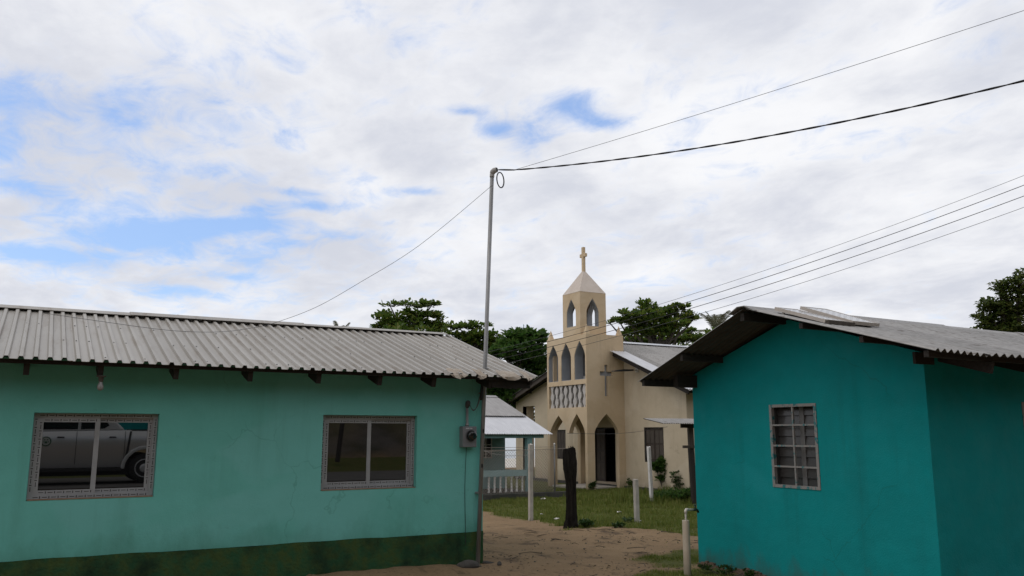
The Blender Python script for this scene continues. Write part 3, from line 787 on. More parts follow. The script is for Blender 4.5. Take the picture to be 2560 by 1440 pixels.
# barred louvre window in the gable
def bar_window(plane, c, a0, a1, z0, z1, sgn, vis=True):
    def bx(mb, a_, b_, d0, d1, z_, zz_):
        lo, hi = sorted((c + sgn * d0, c + sgn * d1))
        return mb.box(lo, hi, a_, b_, z_, zz_) if plane == 'X' else mb.box(a_, b_, lo, hi, z_, zz_)
    f = MB(); t_ = .030
    bx(f, a0 - .006, a1 + .006, -.010, .04, z0 - .004, z0 + t_); bx(f, a0 - .006, a1 + .006, -.010, .04, z1 - t_, z1 + .004)
    bx(f, a0 - .006, a0 + t_, -.010, .04, z0 + t_, z1 - t_); bx(f, a1 - t_, a1 + .006, -.010, .04, z0 + t_, z1 - t_)
    w = f.build('window', alu_peel, rh)
    am = (a0 + a1) / 2
    def sub(mb, nm, m_):
        o = mb.build(nm, m_, rh); o.parent = w; return o
    sub(bx(MB(), am - .010, am + .010, -.006, .02, z0 + t_, z1 - t_), 'bar', alu_peel)
    for k_ in (1, 2, 3):
        zc = z0 + (z1 - z0) * k_ / 4
        sub(bx(MB(), a0 + t_, a1 - t_, -.0085, .012, zc - .010, zc + .010), 'bar', alu_peel)
    # fixed louvre frames behind the bars
    mw = .055; ac = am - .035
    sub(bx(MB(), ac - mw, ac + mw * .2, .085, .13, z0, z1), 'mullion', mat('louvre_frame', (.15, .145, .14), (.11, .105, .10), .6, 6))
    dk = mat('dark_jamb', (.045, .042, .04), rough=.7)
    sub(bx(MB(), a0 - .002, a0 + .03, .06, .12, z0, z1), 'jamb', dk)
    sub(bx(MB(), a1 - .03, a1 + .002, .06, .12, z0, z1), 'jamb', dk)
    for lo, hi in ((a0 + .03, ac - mw), (ac + mw * .2, a1 - .03)):
        nn = 8
        for k_ in range(nn):
            zc = z0 + (z1 - z0) * (k_ + .5) / nn; hh = (z1 - z0) / nn
            d0, d1 = c + sgn * .088, c + sgn * .112
            P_ = [(d0, zc - hh * .56), (d1, zc + hh * .56), (d1 + sgn * .004, zc + hh * .56), (d0 + sgn * .004, zc - hh * .56)]
            mb = MB()
            if plane == 'X': mb.prism(P_, 'Y', lo, hi)
            else: mb.prism(P_, 'X', lo, hi)
            sub(mb, 'louvre_slat', louvre)
bar_window('X', GXW, V[0], V[1], V[2], V[3], 1)
bar_window('Y', NY, SW[0], SW[1], SW[2], SW[3], 1)
# broken soil-stained foot of the gable
ft = MB(); r_ = random.Random(4)
for i in range(46):
    yy = 7.0 + i * .04; hh = .035 + .03 * math.sin(i * .35) + r_.uniform(-.012, .012)
    ft.box(GXW - .018 - r_.uniform(0, .02), GXW + .02, yy, yy + .043, -.2, .03 + max(.0, hh) + (8.84 - yy) * .012)
ft.build('crumbling_foot', mat('brown_render', (.10, .065, .045), (.15, .10, .07), .95, 12, bump=.8, bscale=30), rh)

def solar(label, x0, x1, yl, zl, yh, zh):
    base = ((x0 + x1) / 2, yl, zl)
    s = thing('solar_panel', label, 'solar panel', base, 'solar panels on the teal house roof')
    d = Vector((0, yh - yl, zh - zl)); L = d.length; d.normalize(); nrm = Vector((0, -d.z, d.y))
    def slab(mb, a0, a1, s0, s1, h0, h1):
        vs = [Vector((x, yl, zl)) + d * t_ + nrm * h_ for h_ in (h0, h1) for t_ in (s0, s1) for x in (a0, a1)]
        return mb.add(vs, [(0, 2, 3, 1), (4, 5, 7, 6), (0, 1, 5, 4), (1, 3, 7, 5), (3, 2, 6, 7), (2, 0, 4, 6)])
    f = MB(); t_ = .016
    slab(f, x0, x1, 0, t_, -.035, .003); slab(f, x0, x1, L - t_, L, -.035, .003)
    slab(f, x0, x0 + t_, t_, L - t_, -.035, .003); slab(f, x1 - t_, x1, t_, L - t_, -.035, .003)
    f.build('frame', solar_fr, s)
    slab(MB(), x0 + t_, x1 - t_, t_, L - t_, -.006, 0).build('glass', solar_m, s)
    c = MB(); nx_, ny_ = 4, 9
    for i in range(nx_):
        for j in range(1, ny_):
            xx = x0 + t_ + (x1 - x0 - 2 * t_) * (i + .5) / nx_; yy = L * j / ny_
            slab(c, xx - .022, xx + .022, yy - .005, yy + .005, .0004, .0012)
    tag(c.build('cell_contacts', cell_ln, s), kind='stuff')
    lg = MB()
    for xx in (x0 + .03, x1 - .03):
        p = Vector((xx, yl, zl)) + d * (L * .85)
        lg.beam(p - nrm * .03, (xx, p.y, RRZ - (RRY - p.y) * .292 + .02), .02, .02, (0, 1, 0))
    lg.build('support', solar_fr, s)
    if x0 < 7.5: MB().box(x0 + .01, x1 + .06, yl - .040, yl - .004, zl - .050, zl - .010).build('batten', wood_grey, s)
a, b_ = at(2063, 799, 'X', 7.20), at(1937, 768, 'X', 7.20)
solar('cream framed solar panel nearest the roof ridge end', 7.20, 7.56, a.y, a.z, b_.y, b_.z)
a, b_ = at(2133, 803, 'X', 7.68), at(2001, 766, 'X', 7.68)
solar('steeper tilted solar panel with visible cells, farther along the roof', 7.68, 8.12, a.y, a.z, b_.y, b_.z)

# ------------------------------------------------------------------ church (its own survey units: 1.2 m, datum 0.35 m below the street)
K, OFF = 1.2, -.35
def CB(): return MB(K, OFF)
ch = thing('church', 'small cream church with open bell tower, pointed arches and roof cross', 'church', (16 * K, 23.3 * K, OFF))
TX0, TX1, TY0, TY1 = 15.22, 16.70, 22.10, 24.46
XG = 16.70
def lancet(a0, a1, b0, bs, bt, n_=7):
    """pointed opening: sill b0, springing bs, tip bt"""
    am = (a0 + a1) / 2; w = (a1 - a0) / 2
    L_ = [(a0 + w * (t / n_) ** 1.45, bs + (bt - bs) * (t / n_)) for t in range(n_)]
    return [(a1, b0), (a1, bs)] + [(2 * am - a, b) for a, b in L_[1:]] + [(am, bt)] + L_[:0:-1] + [(a0, bs), (a0, b0)]
th = .16
# tower front: two open arches meeting in a hanging springer, balustrade opening, three lancets
A1, A2 = lancet(23.23, 24.30, -.5, 1.74, 2.33), lancet(22.23, 23.14, -.5, 1.76, 2.36)
outer = [(TY0, -.2), (22.23, -.2)] + [p for p in A2[::-1] if p[1] > 0] + [p for p in A1[::-1] if p[1] > 0] + [(24.30, -.2), (TY1, -.2), (TY1, 4.90), (TY0, 4.90)]
plate('tower_front', outer, [rect(22.165, 24.355, 2.57, 3.30), lancet(23.765, 24.37, 3.447, 4.22, 4.69), lancet(22.985, 23.575, 3.452, 4.22, 4.70), lancet(22.165, 22.785, 3.452, 4.21, 4.70)],
      'X', TX0, TX0 + th, cream, ch, K, OFF)
A3 = lancet(15.50, 16.44, -.5, 1.77, 2.36)
outer = [(TX0 + th, -.2), (15.50, -.2)] + [p for p in A3[::-1] if p[1] > 0] + [(16.44, -.2), (TX1, -.2), (TX1, 4.90), (TX0 + th, 4.90)]
cr = [(15.928, 2.92), (16.046, 2.92), (16.046, 3.57), (16.235, 3.57), (16.235, 3.71), (16.046, 3.71), (16.046, 3.925), (15.928, 3.925), (15.928, 3.71), (15.74, 3.71), (15.74, 3.57), (15.928, 3.57)]
plate('tower_side', outer, [cr], 'Y', TY0, TY0 + th, cream, ch, K, OFF)
CB().prism(cr, 'Y', TY0 + .085, TY0 + .10).build('cross_panel', grey_in, ch)
A4 = lancet(15.50, 16.44, -.5, 1.77, 2.36)
outer = [(TX0 + th, -.2), (15.50, -.2)] + [p for p in A4[::-1] if p[1] > 0] + [(16.44, -.2), (TX1, -.2), (TX1, 4.90), (TX0 + th, 4.90)]
plate('tower_side', outer, [lancet(15.7, 16.3, 3.45, 4.2, 4.7)], 'Y', TY1 - th, TY1, cream, ch, K, OFF)
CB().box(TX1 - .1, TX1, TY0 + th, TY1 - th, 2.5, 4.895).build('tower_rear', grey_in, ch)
CB().box(TX0 + th, TX1 - .1, TY0 + th, TY1 - th, 2.44, 2.55).build('gallery_floor', pale_cream, ch)
CB().box(TX0 + th, TX1 - .1, TY0 + th, TY1 - th, 4.78, 4.885).build('tower_roof', cream, ch)
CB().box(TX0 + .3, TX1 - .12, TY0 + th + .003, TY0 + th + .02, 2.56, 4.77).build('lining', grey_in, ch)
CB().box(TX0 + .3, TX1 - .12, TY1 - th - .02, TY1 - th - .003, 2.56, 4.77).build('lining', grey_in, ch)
CB().box(15.9, 16.3, 23.02, 23.3, 2.55, 3.62).box(15.9, 16.3, 23.0, 23.6, 2.55, 3.49).build('gallery_bench', white_paint, ch)
CB().box(TX0 + .02, TX1 + .0, TY0 + .3, TY1 - .2, -.2, .06).build('porch_step', conc, ch)
for l_ in ((23.765, 24.37, 3.447, 4.22, 4.69), (22.985, 23.575, 3.452, 4.22, 4.70), (22.165, 22.785, 3.452, 4.21, 4.70)):
    a0, a1, b0, bs, bt2 = l_
    plate('lancet_reveal', lancet(a0 + .002, a1 - .002, b0 + .002, bs, bt2 - .004), [lancet(a0 + .014, a1 - .014, b0 + .014, bs, bt2 - .035)], 'X', TX0 + .02, TX0 + .34, grey_in, ch, K, OFF)
conc_w = mat('pale_cast_concrete', (.54, .50, .46), (.46, .42, .38), .85, 8)
CB().box(TX0 + th + .02, TX0 + th + .05, TY0 + th, TY1 - th, 2.56, 3.36).build('added_gap_screen', mat('painted_gap_shade', (.07, .066, .06), rough=.9), ch)  # added dark board; its colour paints the shade in the baluster gaps
# balusters alternate between two cast patterns
zb0, zb1 = 2.572, 3.298; nb = 8; pw = (24.355 - 22.165) / nb
for i in range(nb):
    c = 22.165 + pw * (i + .5); L_, n_ = [], 16
    for j in range(n_ + 1):
        t = j / n_
        w = .072 + .036 * (1 if i % 2 else -1) * math.cos(2 * math.pi * t * 2)
        w = min(.100, max(.044, w))
        L_.append((w, zb0 + (zb1 - zb0) * t))
    CB().prism([(c - w, z) for w, z in L_] + [(c + w, z) for w, z in L_[::-1]], 'X', TX0 + .045, TX0 + .105).build('baluster', conc_w, ch)
# pinnacles
for px_, py_ in ((TX0 + .1, TY0 + .1), (TX0 + .1, TY1 - .1), (TX1 - .1, TY0 + .1), (TX1 - .1, TY1 - .1)):
    h = .085
    CB().add([(px_ - h, py_ - h, 4.895), (px_ + h, py_ - h, 4.895), (px_ + h, py_ + h, 4.895), (px_ - h, py_ + h, 4.895),
              (px_ - h * .8, py_ - h * .8, 4.97), (px_ + h * .8, py_ - h * .8, 4.97), (px_ + h * .8, py_ + h * .8, 4.97), (px_ - h * .8, py_ + h * .8, 4.97), (px_, py_, 5.235)],
             [(0, 1, 5, 4), (1, 2, 6, 5), (2, 3, 7, 6), (3, 0, 4, 7), (4, 5, 8), (5, 6, 8), (6, 7, 8), (7, 4, 8), (3, 2, 1, 0)]).build('pinnacle', cream, ch)
# belfry
BX0, BY0, bw = 15.235, 22.43, 1.03; BX1, BY1 = BX0 + bw, BY0 + bw; bt_ = .14
def belf(nm, plane, d0, d1, a0, a1, la, lb_):
    plate(nm, rect(a0, a1, 4.885, 6.32), [lancet(la, lb_, 5.20, 5.67, 6.127)], plane, d0, d1, cream, ch, K, OFF)
for (d0, la, lb2) in ((BX0 + .015, 22.685, 23.225), (BX1 - .215, 22.665, 23.225)):
    plate('lancet_reveal', lancet(la + .002, lb2 - .002, 5.202, 5.67, 6.123), [lancet(la + .012, lb2 - .012, 5.212, 5.67, 6.09)], 'X', d0, d0 + .20, grey_in, ch, K, OFF)
for d0 in (BY0 + .015, BY1 - .215):
    plate('lancet_reveal', lancet(15.487, 15.973, 5.202, 5.67, 6.123), [lancet(15.497, 15.963, 5.212, 5.67, 6.09)], 'Y', d0, d0 + .20, grey_in, ch, K, OFF)
belf('belfry_wall', 'X', BX0, BX0 + bt_, BY0, BY1, 22.685, 23.225)
belf('belfry_wall', 'X', BX1 - bt_, BX1, BY0, BY1, 22.665, 23.225)
belf('belfry_wall', 'Y', BY0, BY0 + bt_, BX0 + bt_, BX1 - bt_, 15.485, 15.975)
belf('belfry_wall', 'Y', BY1 - bt_, BY1, BX0 + bt_, BX1 - bt_, 15.485, 15.975)
bcx, bcy = BX0 + bw / 2, BY0 + bw / 2
e_ = .006
CB().add([(BX0 - e_, BY0 - e_, 6.322), (BX1 + e_, BY0 - e_, 6.322), (BX1 + e_, BY1 + e_, 6.322), (BX0 - e_, BY1 + e_, 6.322), (bcx - .04, bcy - .04, 7.12), (bcx + .04, bcy - .04, 7.12), (bcx + .04, bcy + .04, 7.12), (bcx - .04, bcy + .04, 7.12)],
         [(0, 1, 5, 4), (1, 2, 6, 5), (2, 3, 7, 6), (3, 0, 4, 7), (3, 2, 1, 0), (4, 5, 6, 7)]).build('spire', spire_m, ch)
CB().box(bcx - .045, bcx + .045, bcy - .055, bcy + .055, 7.06, 7.945).box(bcx - .043, bcx + .043, bcy - .165, bcy + .165, 7.60, 7.715).build('roof_cross', cream, ch, bevel=.008)
# nave
RYC = 23.27; ns_, fs_ = .384, .30
GYN, GYF = 19.12, 29.2
def roof_z(y): return 4.80 - (ns_ * (RYC - y) if y < RYC else fs_ * (y - RYC))
plate('gable_wall', [(GYN, -.2), (27.75, -.2), (27.75, 2.78), (28.65, 2.78), (28.65, -.2), (GYF, -.2), (GYF, roof_z(GYF) - .05), (RYC, 4.74), (GYN, roof_z(GYN) - .05)],
      [rect(22.65, 23.83, .17, 1.94), rect(20.2, 21.14, .87, 1.93), rect(25.62, 26.35, .84, 1.87)], 'X', XG, XG + .16, pale_cream, ch, K, OFF)
CB().box(XG + .16, 26, GYN, GYN + .16, -.2, roof_z(GYN) - .1).build('side_wall', pale_cream, ch)
CB().box(XG + .16, 26, 27.59, 27.75, -.2, 2.9).build('side_wall', pale_cream, ch)
CB().box(XG + .001, XG + .5, 28.65, GYF, -.2, 2.9).build('porch_pillar', pale_cream, ch)
CB().box(25.84, 26, GYN + .16, 27.59, -.2, 3.1).build('rear_wall', pale_cream, ch)
CB().box(XG - .1, 26, GYN + .2, GYF, -.2, .10).build('floor_slab', conc_dark, ch)
# door: the left leaf stands closed, the right half is open onto an added black screen
fr = CB().box(XG + .02, XG + .10, 22.65, 22.69, .17, 1.94).box(XG + .02, XG + .10, 23.79, 23.83, .17, 1.94).box(XG + .02, XG + .10, 22.69, 23.79, 1.89, 1.94)
dr = fr.build('door_frame', wood_dark, ch)
lf = CB().box(XG + .05, XG + .09, 23.30, 23.785, .18, 1.885).build('door', door_m, ch)
for a0, a1 in ((23.34, 23.52), (23.56, 23.745)):
    for z0, z1 in ((.26, .75), (.82, 1.15), (1.22, 1.82)):
        p = CB().box(XG + .042, XG + .052, a0, a1, z0, z1).build('panel', wood_grey, ch); p.parent = lf
CB().box(XG + .9, XG + .95, 22.0, 24.4, .1, 2.3).box(XG + .17, XG + .9, 22.0, 22.05, .1, 2.3).box(XG + .17, XG + .9, 24.35, 24.4, .1, 2.3).box(XG + .17, XG + .95, 22.0, 24.4, 2.3, 2.34).build('added_dark_screen', screen_black, ch)  # added black box behind the door, keeps the opening dark
for (a0, a1, z0, z1), two in (((20.2, 21.14, .87, 1.93), 1), ((25.62, 26.35, .84, 1.87), 1)):
    w = CB().box(XG + .02, XG + .09, a0, a0 + .04, z0, z1).box(XG + .02, XG + .09, a1 - .04, a1, z0, z1).box(XG + .02, XG + .09, a0 + .04, a1 - .04, z0, z0 + .05).box(XG + .02, XG + .09, a0 + .04, a1 - .04, z1 - .04, z1).build('window', wood_dark, ch)
    am = (a0 + a1) / 2
    for s0, s1 in ((a0 + .045, am - .006), (am + .006, a1 - .045)):
        lf = CB().box(XG + .045, XG + .075, s0, s1, z0 + .055, z1 - .045).build('shutter', door_m, ch); lf.parent = w
        sm = (s0 + s1) / 2; zm = z0 + (z1 - z0) * .52
        for b0, b1 in ((s0 + .03, sm - .015), (sm + .015, s1 - .03)):
            for c0, c1 in ((z0 + .10, zm - .03), (zm + .03, z1 - .10)):
                p = CB().box(XG + .039, XG + .047, b0, b1, c0, c1).build('panel', wood_grey, ch); p.parent = w
def nave_sheet(mb, x0, x1, y0, y1, pitch_, h, lift=0.):
    sheet_mesh(mb, x0, x1, y0, roof_z(y0) + lift, y1, roof_z(y1) + lift, 'sine', pitch_, h, seg=3, thick=.008)
for i in range(9):
    x0 = XG - .50 + i * 1.05; x1 = x0 + 1.09
    if i > 0 or True:
        mb = CB(); nave_sheet(mb, x0 if i else XG - .48, x1, 20.75 if i < 2 else 18.4, TY0 - .03 if i < 2 else RYC, .115, .03, (i % 2) * .006); mb.build('roof_sheet', zinc_old, ch)
        if i < 2:
            mb = CB(); nave_sheet(mb, x0 if i else XG - .52, x1, 18.4, 20.9, .115, .03, .012 + (i % 2) * .006); mb.build('roof_sheet', zinc_old, ch)
    mb = CB(); nave_sheet(mb, x0, x1, 29.5, TY1 + .03 if i < 1 else RYC, .115, .03, (i % 2) * .006); mb.build('roof_sheet', zinc_old, ch)
mb = CB(); nave_sheet(mb, TX1 + .002, XG + 1.6, TY0 - .05, RYC, .115, .03, .004); mb.build('roof_sheet', zinc_old, ch)
# bright replacement sheet along the verge
mb = CB(); sheet_mesh(mb, XG - .56, XG + .06, 18.45, roof_z(18.45) + .03, 22.07, roof_z(22.07) + .03, 'sine', .115, .03, seg=2, thick=.008)
tag(mb.build('roof_sheet', zinc_new, ch), 'bright new zinc sheet')
CB().prism([(RYC - .18, 4.80), (RYC, 4.87), (RYC + .18, 4.80), (RYC + .18, 4.79), (RYC, 4.855), (RYC - .18, 4.79)], 'X', TX1 + .01, 26.2).build('ridge_cap', zinc_new, ch)
CB().beam((XG - .42, 18.5, roof_z(18.5) - .07), (XG - .42, TY0 - .01, roof_z(TY0) - .07), .05, .12).build('barge_board', wood_dark, ch)
CB().beam((XG - .42, 29.45, roof_z(29.45) - .08), (XG - .42, TY1 + .01, roof_z(TY1) - .08), .05, .16).build('barge_board', wood_grey, ch)
for yy in (18.6, 19.6, 20.7, 21.8, 25.2, 26.6, 28.0, 29.3):
    CB().box(XG - .44, XG + .6, yy - .04, yy + .04, roof_z(yy) - .12, roof_z(yy) - .015).build('purlin', wood_dark, ch)
# street lamp on the gable
lm = thing('wall_lamp', 'dark street lamp head on a white arm under the church gable', 'wall lamp', (XG * K, 21.4 * K, 3.72 * K + OFF))
CB().tube([(XG + .01, 21.4, 3.74), (XG - .22, 21.4, 3.72)], .018, 8).build('arm', white_paint, lm)
CB().box(XG - .02, XG + .005, 21.33, 21.47, 3.66, 3.82).build('bracket', white_paint, lm)
CB().prism([(XG - .20, 3.70), (XG - .20, 3.75), (XG - .6, 3.735), (XG - .92, 3.69), (XG - .98, 3.655), (XG - .60, 3.67)], 'Y', 21.32, 21.48).build('lamp_head', mat('lamp_casing', (.03, .03, .032), rough=.5), lm)

# ------------------------------------------------------------------ porch house beside the church
ph = thing('porch_house', 'pale mint house with tiered zinc roof and white balustered porch', 'house', (12 * K, 21.5 * K, OFF))
PX = 12.90
mint2 = mat('pale_mint_paint', (.20, .36, .36), (.17, .31, .31), .8, 2, bump=.2)
PWY = 23.2
plate('wall', rect(8.5, PX - .02, -.2, 2.2), [rect(11.75, 12.42, 1.0, 1.62)], 'Y', PWY, PWY + .12, mint2, ph, K, OFF)
CB().box(PX - .14, PX - .02, PWY + .12, 27.5, -.2, 2.2).build('wall', mint2, ph)
CB().prism([(PWY + .01, 2.2), (27.5, 2.2), (24.75, 2.80)], 'X', PX - .13, PX - .03).build('gable_wall', mint2, ph)
w = CB().box(11.75, 12.42, PWY + .09, PWY + .11, 1.0, 1.62).build('window', louvre, ph)
for a in (11.75, 11.97, 12.19, 12.39):
    o = CB().box(a, a + .025, PWY - .01, PWY + .015, 1.0, 1.62).build('bar', white_paint, ph); o.parent = w
for z in (1.0, 1.19, 1.39, 1.595):
    o = CB().box(11.775, 12.39, PWY - .006, PWY + .011, z, z + .022).build('bar', white_paint, ph); o.parent = w
CB().box(8.5, PX - .02, 21.42, PWY, -.25, .085).build('porch_floor', conc_dark, ph)
CB().box(8.5, 13.22, 21.46, 21.60, 1.61, 1.72).build('porch_beam', mint2, ph)
CB().box(PX - .16, PX - .02, 21.62, PWY, 1.61, 1.72).build('porch_beam', mint2, ph)
for a in (12.66, 10.9):
    CB().box(a, a + .17, 21.47, 21.62, .085, 1.61).build('column', mint2, ph)
CB().box(9.5, 12.655, 21.48, 21.58, .53, .705).build('rail', mat('porch_rail_paint', (.30, .44, .44), (.25, .38, .38), .8, 3), ph)
CB().box(PX - .16, PX - .06, 21.63, PWY - .005, .55, .66).build('rail', MATS['porch_rail_paint'], ph)
for px_ in (1222, 1236.5, 1251, 1265, 1279, 1292, 1306):
    p = at(px_, 1200, 'Y', 21.53); x = p.x
    CB().lathe([(.035, 0), (.035, .03), (.026, .05), (.030, .2), (.026, .38), (.035, .41), (.035, .445)], (x, 21.53, .085), (0, 0, 1), 10).build('baluster', white_paint, ph, True)
def psheet(y0, z0, y1, z1, x1, m_, n_=3, lift=0.):
    w_ = (x1 - 9.4) / n_
    for i in range(n_):
        mb = CB(); sheet_mesh(mb, 9.4 + w_ * i, 9.4 + w_ * (i + 1) + .04, y0, z0 + lift + (i % 2) * .005, y1, z1 + lift + (i % 2) * .005, 'sine', .078, .022, thick=.008, seg=2)
        mb.build('roof_sheet', m_, ph)
psheet(21.32, 1.715, 22.85, 2.26, 13.40, zinc_new)
psheet(22.72, 2.245, 24.7, 2.93, 13.32, mat('dull_zinc', (.36, .345, .335), (.28, .265, .255), .5, 3, metal=.2, stretch=(5, .5, 1)), 3, .02)
mb = CB(); sheet_mesh(mb, 9.4, 13.32, 27.9, 1.85, 24.7, 2.93, 'sine', .078, .022, thick=.008); mb.build('roof_sheet', MATS['dull_zinc'], ph)
CB().prism([(24.52, 2.92), (24.7, 2.985), (24.88, 2.92), (24.88, 2.91), (24.7, 2.97), (24.52, 2.91)], 'X', 9.4, 13.35).build('ridge_cap', MATS['dull_zinc'], ph)

# ------------------------------------------------------------------ boundary footing and chain link fence
fb = thing('chain_link_fence', 'rusty chain link fence with barbed top strands on a dark concrete footing', 'fence', (13, 24.4, -.35))
FYW = 24.35
MB().box(9.0, 16.0, FYW - .09, FYW + .09, -.55, -.175).build('footing', conc_dark, fb, bevel=.015)
cl_m = mat('rusty_fence_wire', (.30, .27, .24), (.20, .15, .11), .7, 20)
net = MB(); fz0, fz1 = -.16, 1.22; dgap = .10; r_ = .006
x = 10.4 - (fz1 - fz0)
while x < 15.45:
    for sgn in (1, -1):
        xa, xb = (x, x + (fz1 - fz0)) if sgn > 0 else (x + (fz1 - fz0), x)
        za, zb = fz0, fz1
        lo, hi = 10.4, 15.42
        if xa < lo or xb < lo or xa > hi or xb > hi:
            def clip(xq): return max(lo, min(hi, xq))
            t0 = (clip(xa) - xa) / (xb - xa); t1 = (clip(xb) - xa) / (xb - xa)
            if t1 - t0 < .03: continue
            xa, xb, za, zb = xa + (xb - xa) * t0, xa + (xb - xa) * t1, fz0 + (fz1 - fz0) * t0, fz0 + (fz1 - fz0) * t1
        net.tube([(xa, FYW + .004 * sgn, za), (xb, FYW + .004 * sgn, zb)], r_, 3, False)
    x += dgap
tag(net.build('mesh', cl_m, fb), kind='stuff')
for z in (1.22, 1.30):
    MB().tube([(10.4 + i * .5, FYW, z - .012 * math.sin(math.pi * i / 10)) for i in range(11)], .006, 4).build('strand', cl_m, fb)
for x in (15.42,):
    MB().tube([(x, FYW, -.4), (x, FYW, 1.36)], .028, 10).build('post', mat('grey_fence_post', (.22, .21, .20), (.15, .14, .13), .6, 6), fb, True)
    MB().lathe([(.031, 0), (.031, .05), (.015, .062)], (x, FYW, 1.36), (0, 0, 1), 10).build('post_cap', white_paint, fb, True)

# ------------------------------------------------------------------ posts, stump, taps
def leaning_post(name, label, x, y, w, h, lean=(0, 0), m=conc):
    z = float(gz(x, y)); mb = MB(); hw = w / 2; r0 = random.Random(int(x * 31)); vs = []
    nl = 9; NS = 8
    for i in range(nl):
        t = i / (nl - 1); zz = z - .2 + (h + .2) * t
        for (a, b_) in ((-1, -.8), (-.8, -1), (.8, -1), (1, -.8), (1, .8), (.8, 1), (-.8, 1), (-1, .8)):
            j = r0.uniform(-.004, .004)
            vs.append((x + a * hw * .98 + lean[0] * t + j, y + b_ * hw * .98 + lean[1] * t + j, zz + (r0.uniform(-.015, .015) if i == nl - 1 else 0)))
    fs = [(i * NS + k, i * NS + (k + 1) % NS, (i + 1) * NS + (k + 1) % NS, (i + 1) * NS + k) for i in range(nl - 1) for k in range(NS)]
    mb.add(vs, fs + [tuple(range((nl - 1) * NS, nl * NS)), tuple(range(NS))[::-1]])
    return single(mb, name, m, label, 'post', (x, y, z), 'pale concrete posts in the yard')
leaning_post('concrete_post', 'tall pale concrete post in front of the porch house fence', 10.622, 17.86, .098, 1.79, (.0, 0))
leaning_post('concrete_post', 'short pale concrete post standing on the grass before the church', 11.345, 14.67, .095, .91, (-.015, 0))
leaning_post('concrete_post', 'slender white post leaning left below the church window', 16.66, 20.79, .10, 1.69, (-.07, 0), white_paint)

sx, sy = 9.62, 14.55; sz = float(gz(sx, sy))
stp = thing('tree_stump', 'tall charred black tree stump standing between sand and grass', 'tree stump', (sx, sy, sz))
mb = MB(); nl, NS = 34, 22; vs = []
r0 = random.Random(5); ph_ = [r0.uniform(0, 6.28) for _ in range(8)]
prof_r = [(0, .150), (.06, .140), (.15, .118), (.35, .105), (.6, .100), (.8, .098), (.95, .105), (1.1, .125), (1.25, .135), (1.45, .125), (1.575, .118)]
def interp(pf, t):
    for (a, va), (b_, vb) in zip(pf, pf[1:]):
        if t <= b_: return va + (vb - va) * (t - a) / (b_ - a)
    return pf[-1][1]
for i in range(nl):
    h = -.15 + 1.725 * i / (nl - 1); R_ = interp(prof_r, max(h, 0))
    cx = sx - .03 + .014 * math.sin(h * 2.2) - .006 * h
    for k in range(NS):
        a = 2 * math.pi * k / NS
        rr = R_ * (1 + .09 * math.sin(3 * a + ph_[0] + h) + .07 * math.sin(5 * a + ph_[1] + h * .7) + .045 * math.sin(11 * a + ph_[2] + h * 2) + r0.uniform(-.035, .035))
        if h < .12: rr *= 1 + .12 * math.sin(4 * a + 1)
        vs.append((cx + rr * math.cos(a), sy + rr * math.sin(a), sz + h + (r0.uniform(-.03, .015) + .02 * math.cos(a) if i == nl - 1 else 0)))
mb.add(vs, [(i * NS + k, i * NS + (k + 1) % NS, (i + 1) * NS + (k + 1) % NS, (i + 1) * NS + k) for i in range(nl - 1) for k in range(NS)])
tv = [(sx - .05, sy, sz + 1.545)]
mb.add(vs[-NS:] + tv, [(k, (k + 1) % NS, NS) for k in range(NS)])
mb.build('trunk', char, stp)
mb = MB()
for i in range(9):
    a = r0.uniform(0, 6.28); p = Vector((sx - .03 + r0.uniform(-.05, .03), sy - .05, sz + 1.54))
    mb.tube([p, p + Vector((math.cos(a) * .03, math.sin(a) * .03, r0.uniform(.04, .09)))], [.008, .003], 4)
mb.build('splinters', char, stp)

tx, ty = 7.165, 8.29; tz = float(gz(tx, ty))
tp = thing('standpipe', 'outdoor standpipe in a fat weathered plastic sleeve beside the teal house', 'standpipe', (tx, ty, tz))
MB().lathe([(.046, -.3), (.045, .3), (.044, .66), (.042, .672), (.036, .673), (.036, .64)], (tx, ty, tz), (0, 0, 1), 24).build('sleeve', pvc, tp, True)
mb = MB().tube([(tx + .005, ty, tz + .5), (tx + .004, ty, tz + .775), (tx + .008, ty, tz + .79), (tx + .022, ty, tz + .796), (tx + .125, ty, tz + .792)], [.0135, .0135, .0135, .0135, .0135], 12)
mb.build('riser', pvc_w, tp, True)
MB().tube([(tx + .004, ty, tz + .755), (tx + .004, ty, tz + .782), (tx + .014, ty, tz + .796), (tx + .045, ty, tz + .796)], .019, 12).build('elbow', pvc_w, tp, True)
tb = MB().tube([(tx + .12, ty, tz + .792), (tx + .175, ty, tz + .792), (tx + .195, ty, tz + .785), (tx + .21, ty, tz + .755)], [.017, .017, .015, .014], 10)
tb.tube([(tx + .16, ty, tz + .80), (tx + .16, ty, tz + .845)], .009, 8)
to = tb.build('tap', brass_g, tp, True)
hd = MB().beam((tx + .130, ty - .012, tz + .848), (tx + .19, ty + .012, tz + .848), .014, .010).build('handle', brass_g, tp); hd.parent = to

bx_, by_ = 21.95, 26.0
bp_ = thing('small_standpipe', 'thin black standpipe with a pale tap against the church wall', 'standpipe', (bx_, by_, -.35))
MB().tube([(bx_, by_, -.45), (bx_, by_, .38)], .035, 8).build('pipe', black_rub, bp_, True)
MB().tube([(bx_ - .06, by_, .39), (bx_ + .20, by_ - .1, .40), (bx_ + .24, by_ - .12, .36)], .026, 8).build('tap', pvc_w, bp_, True)

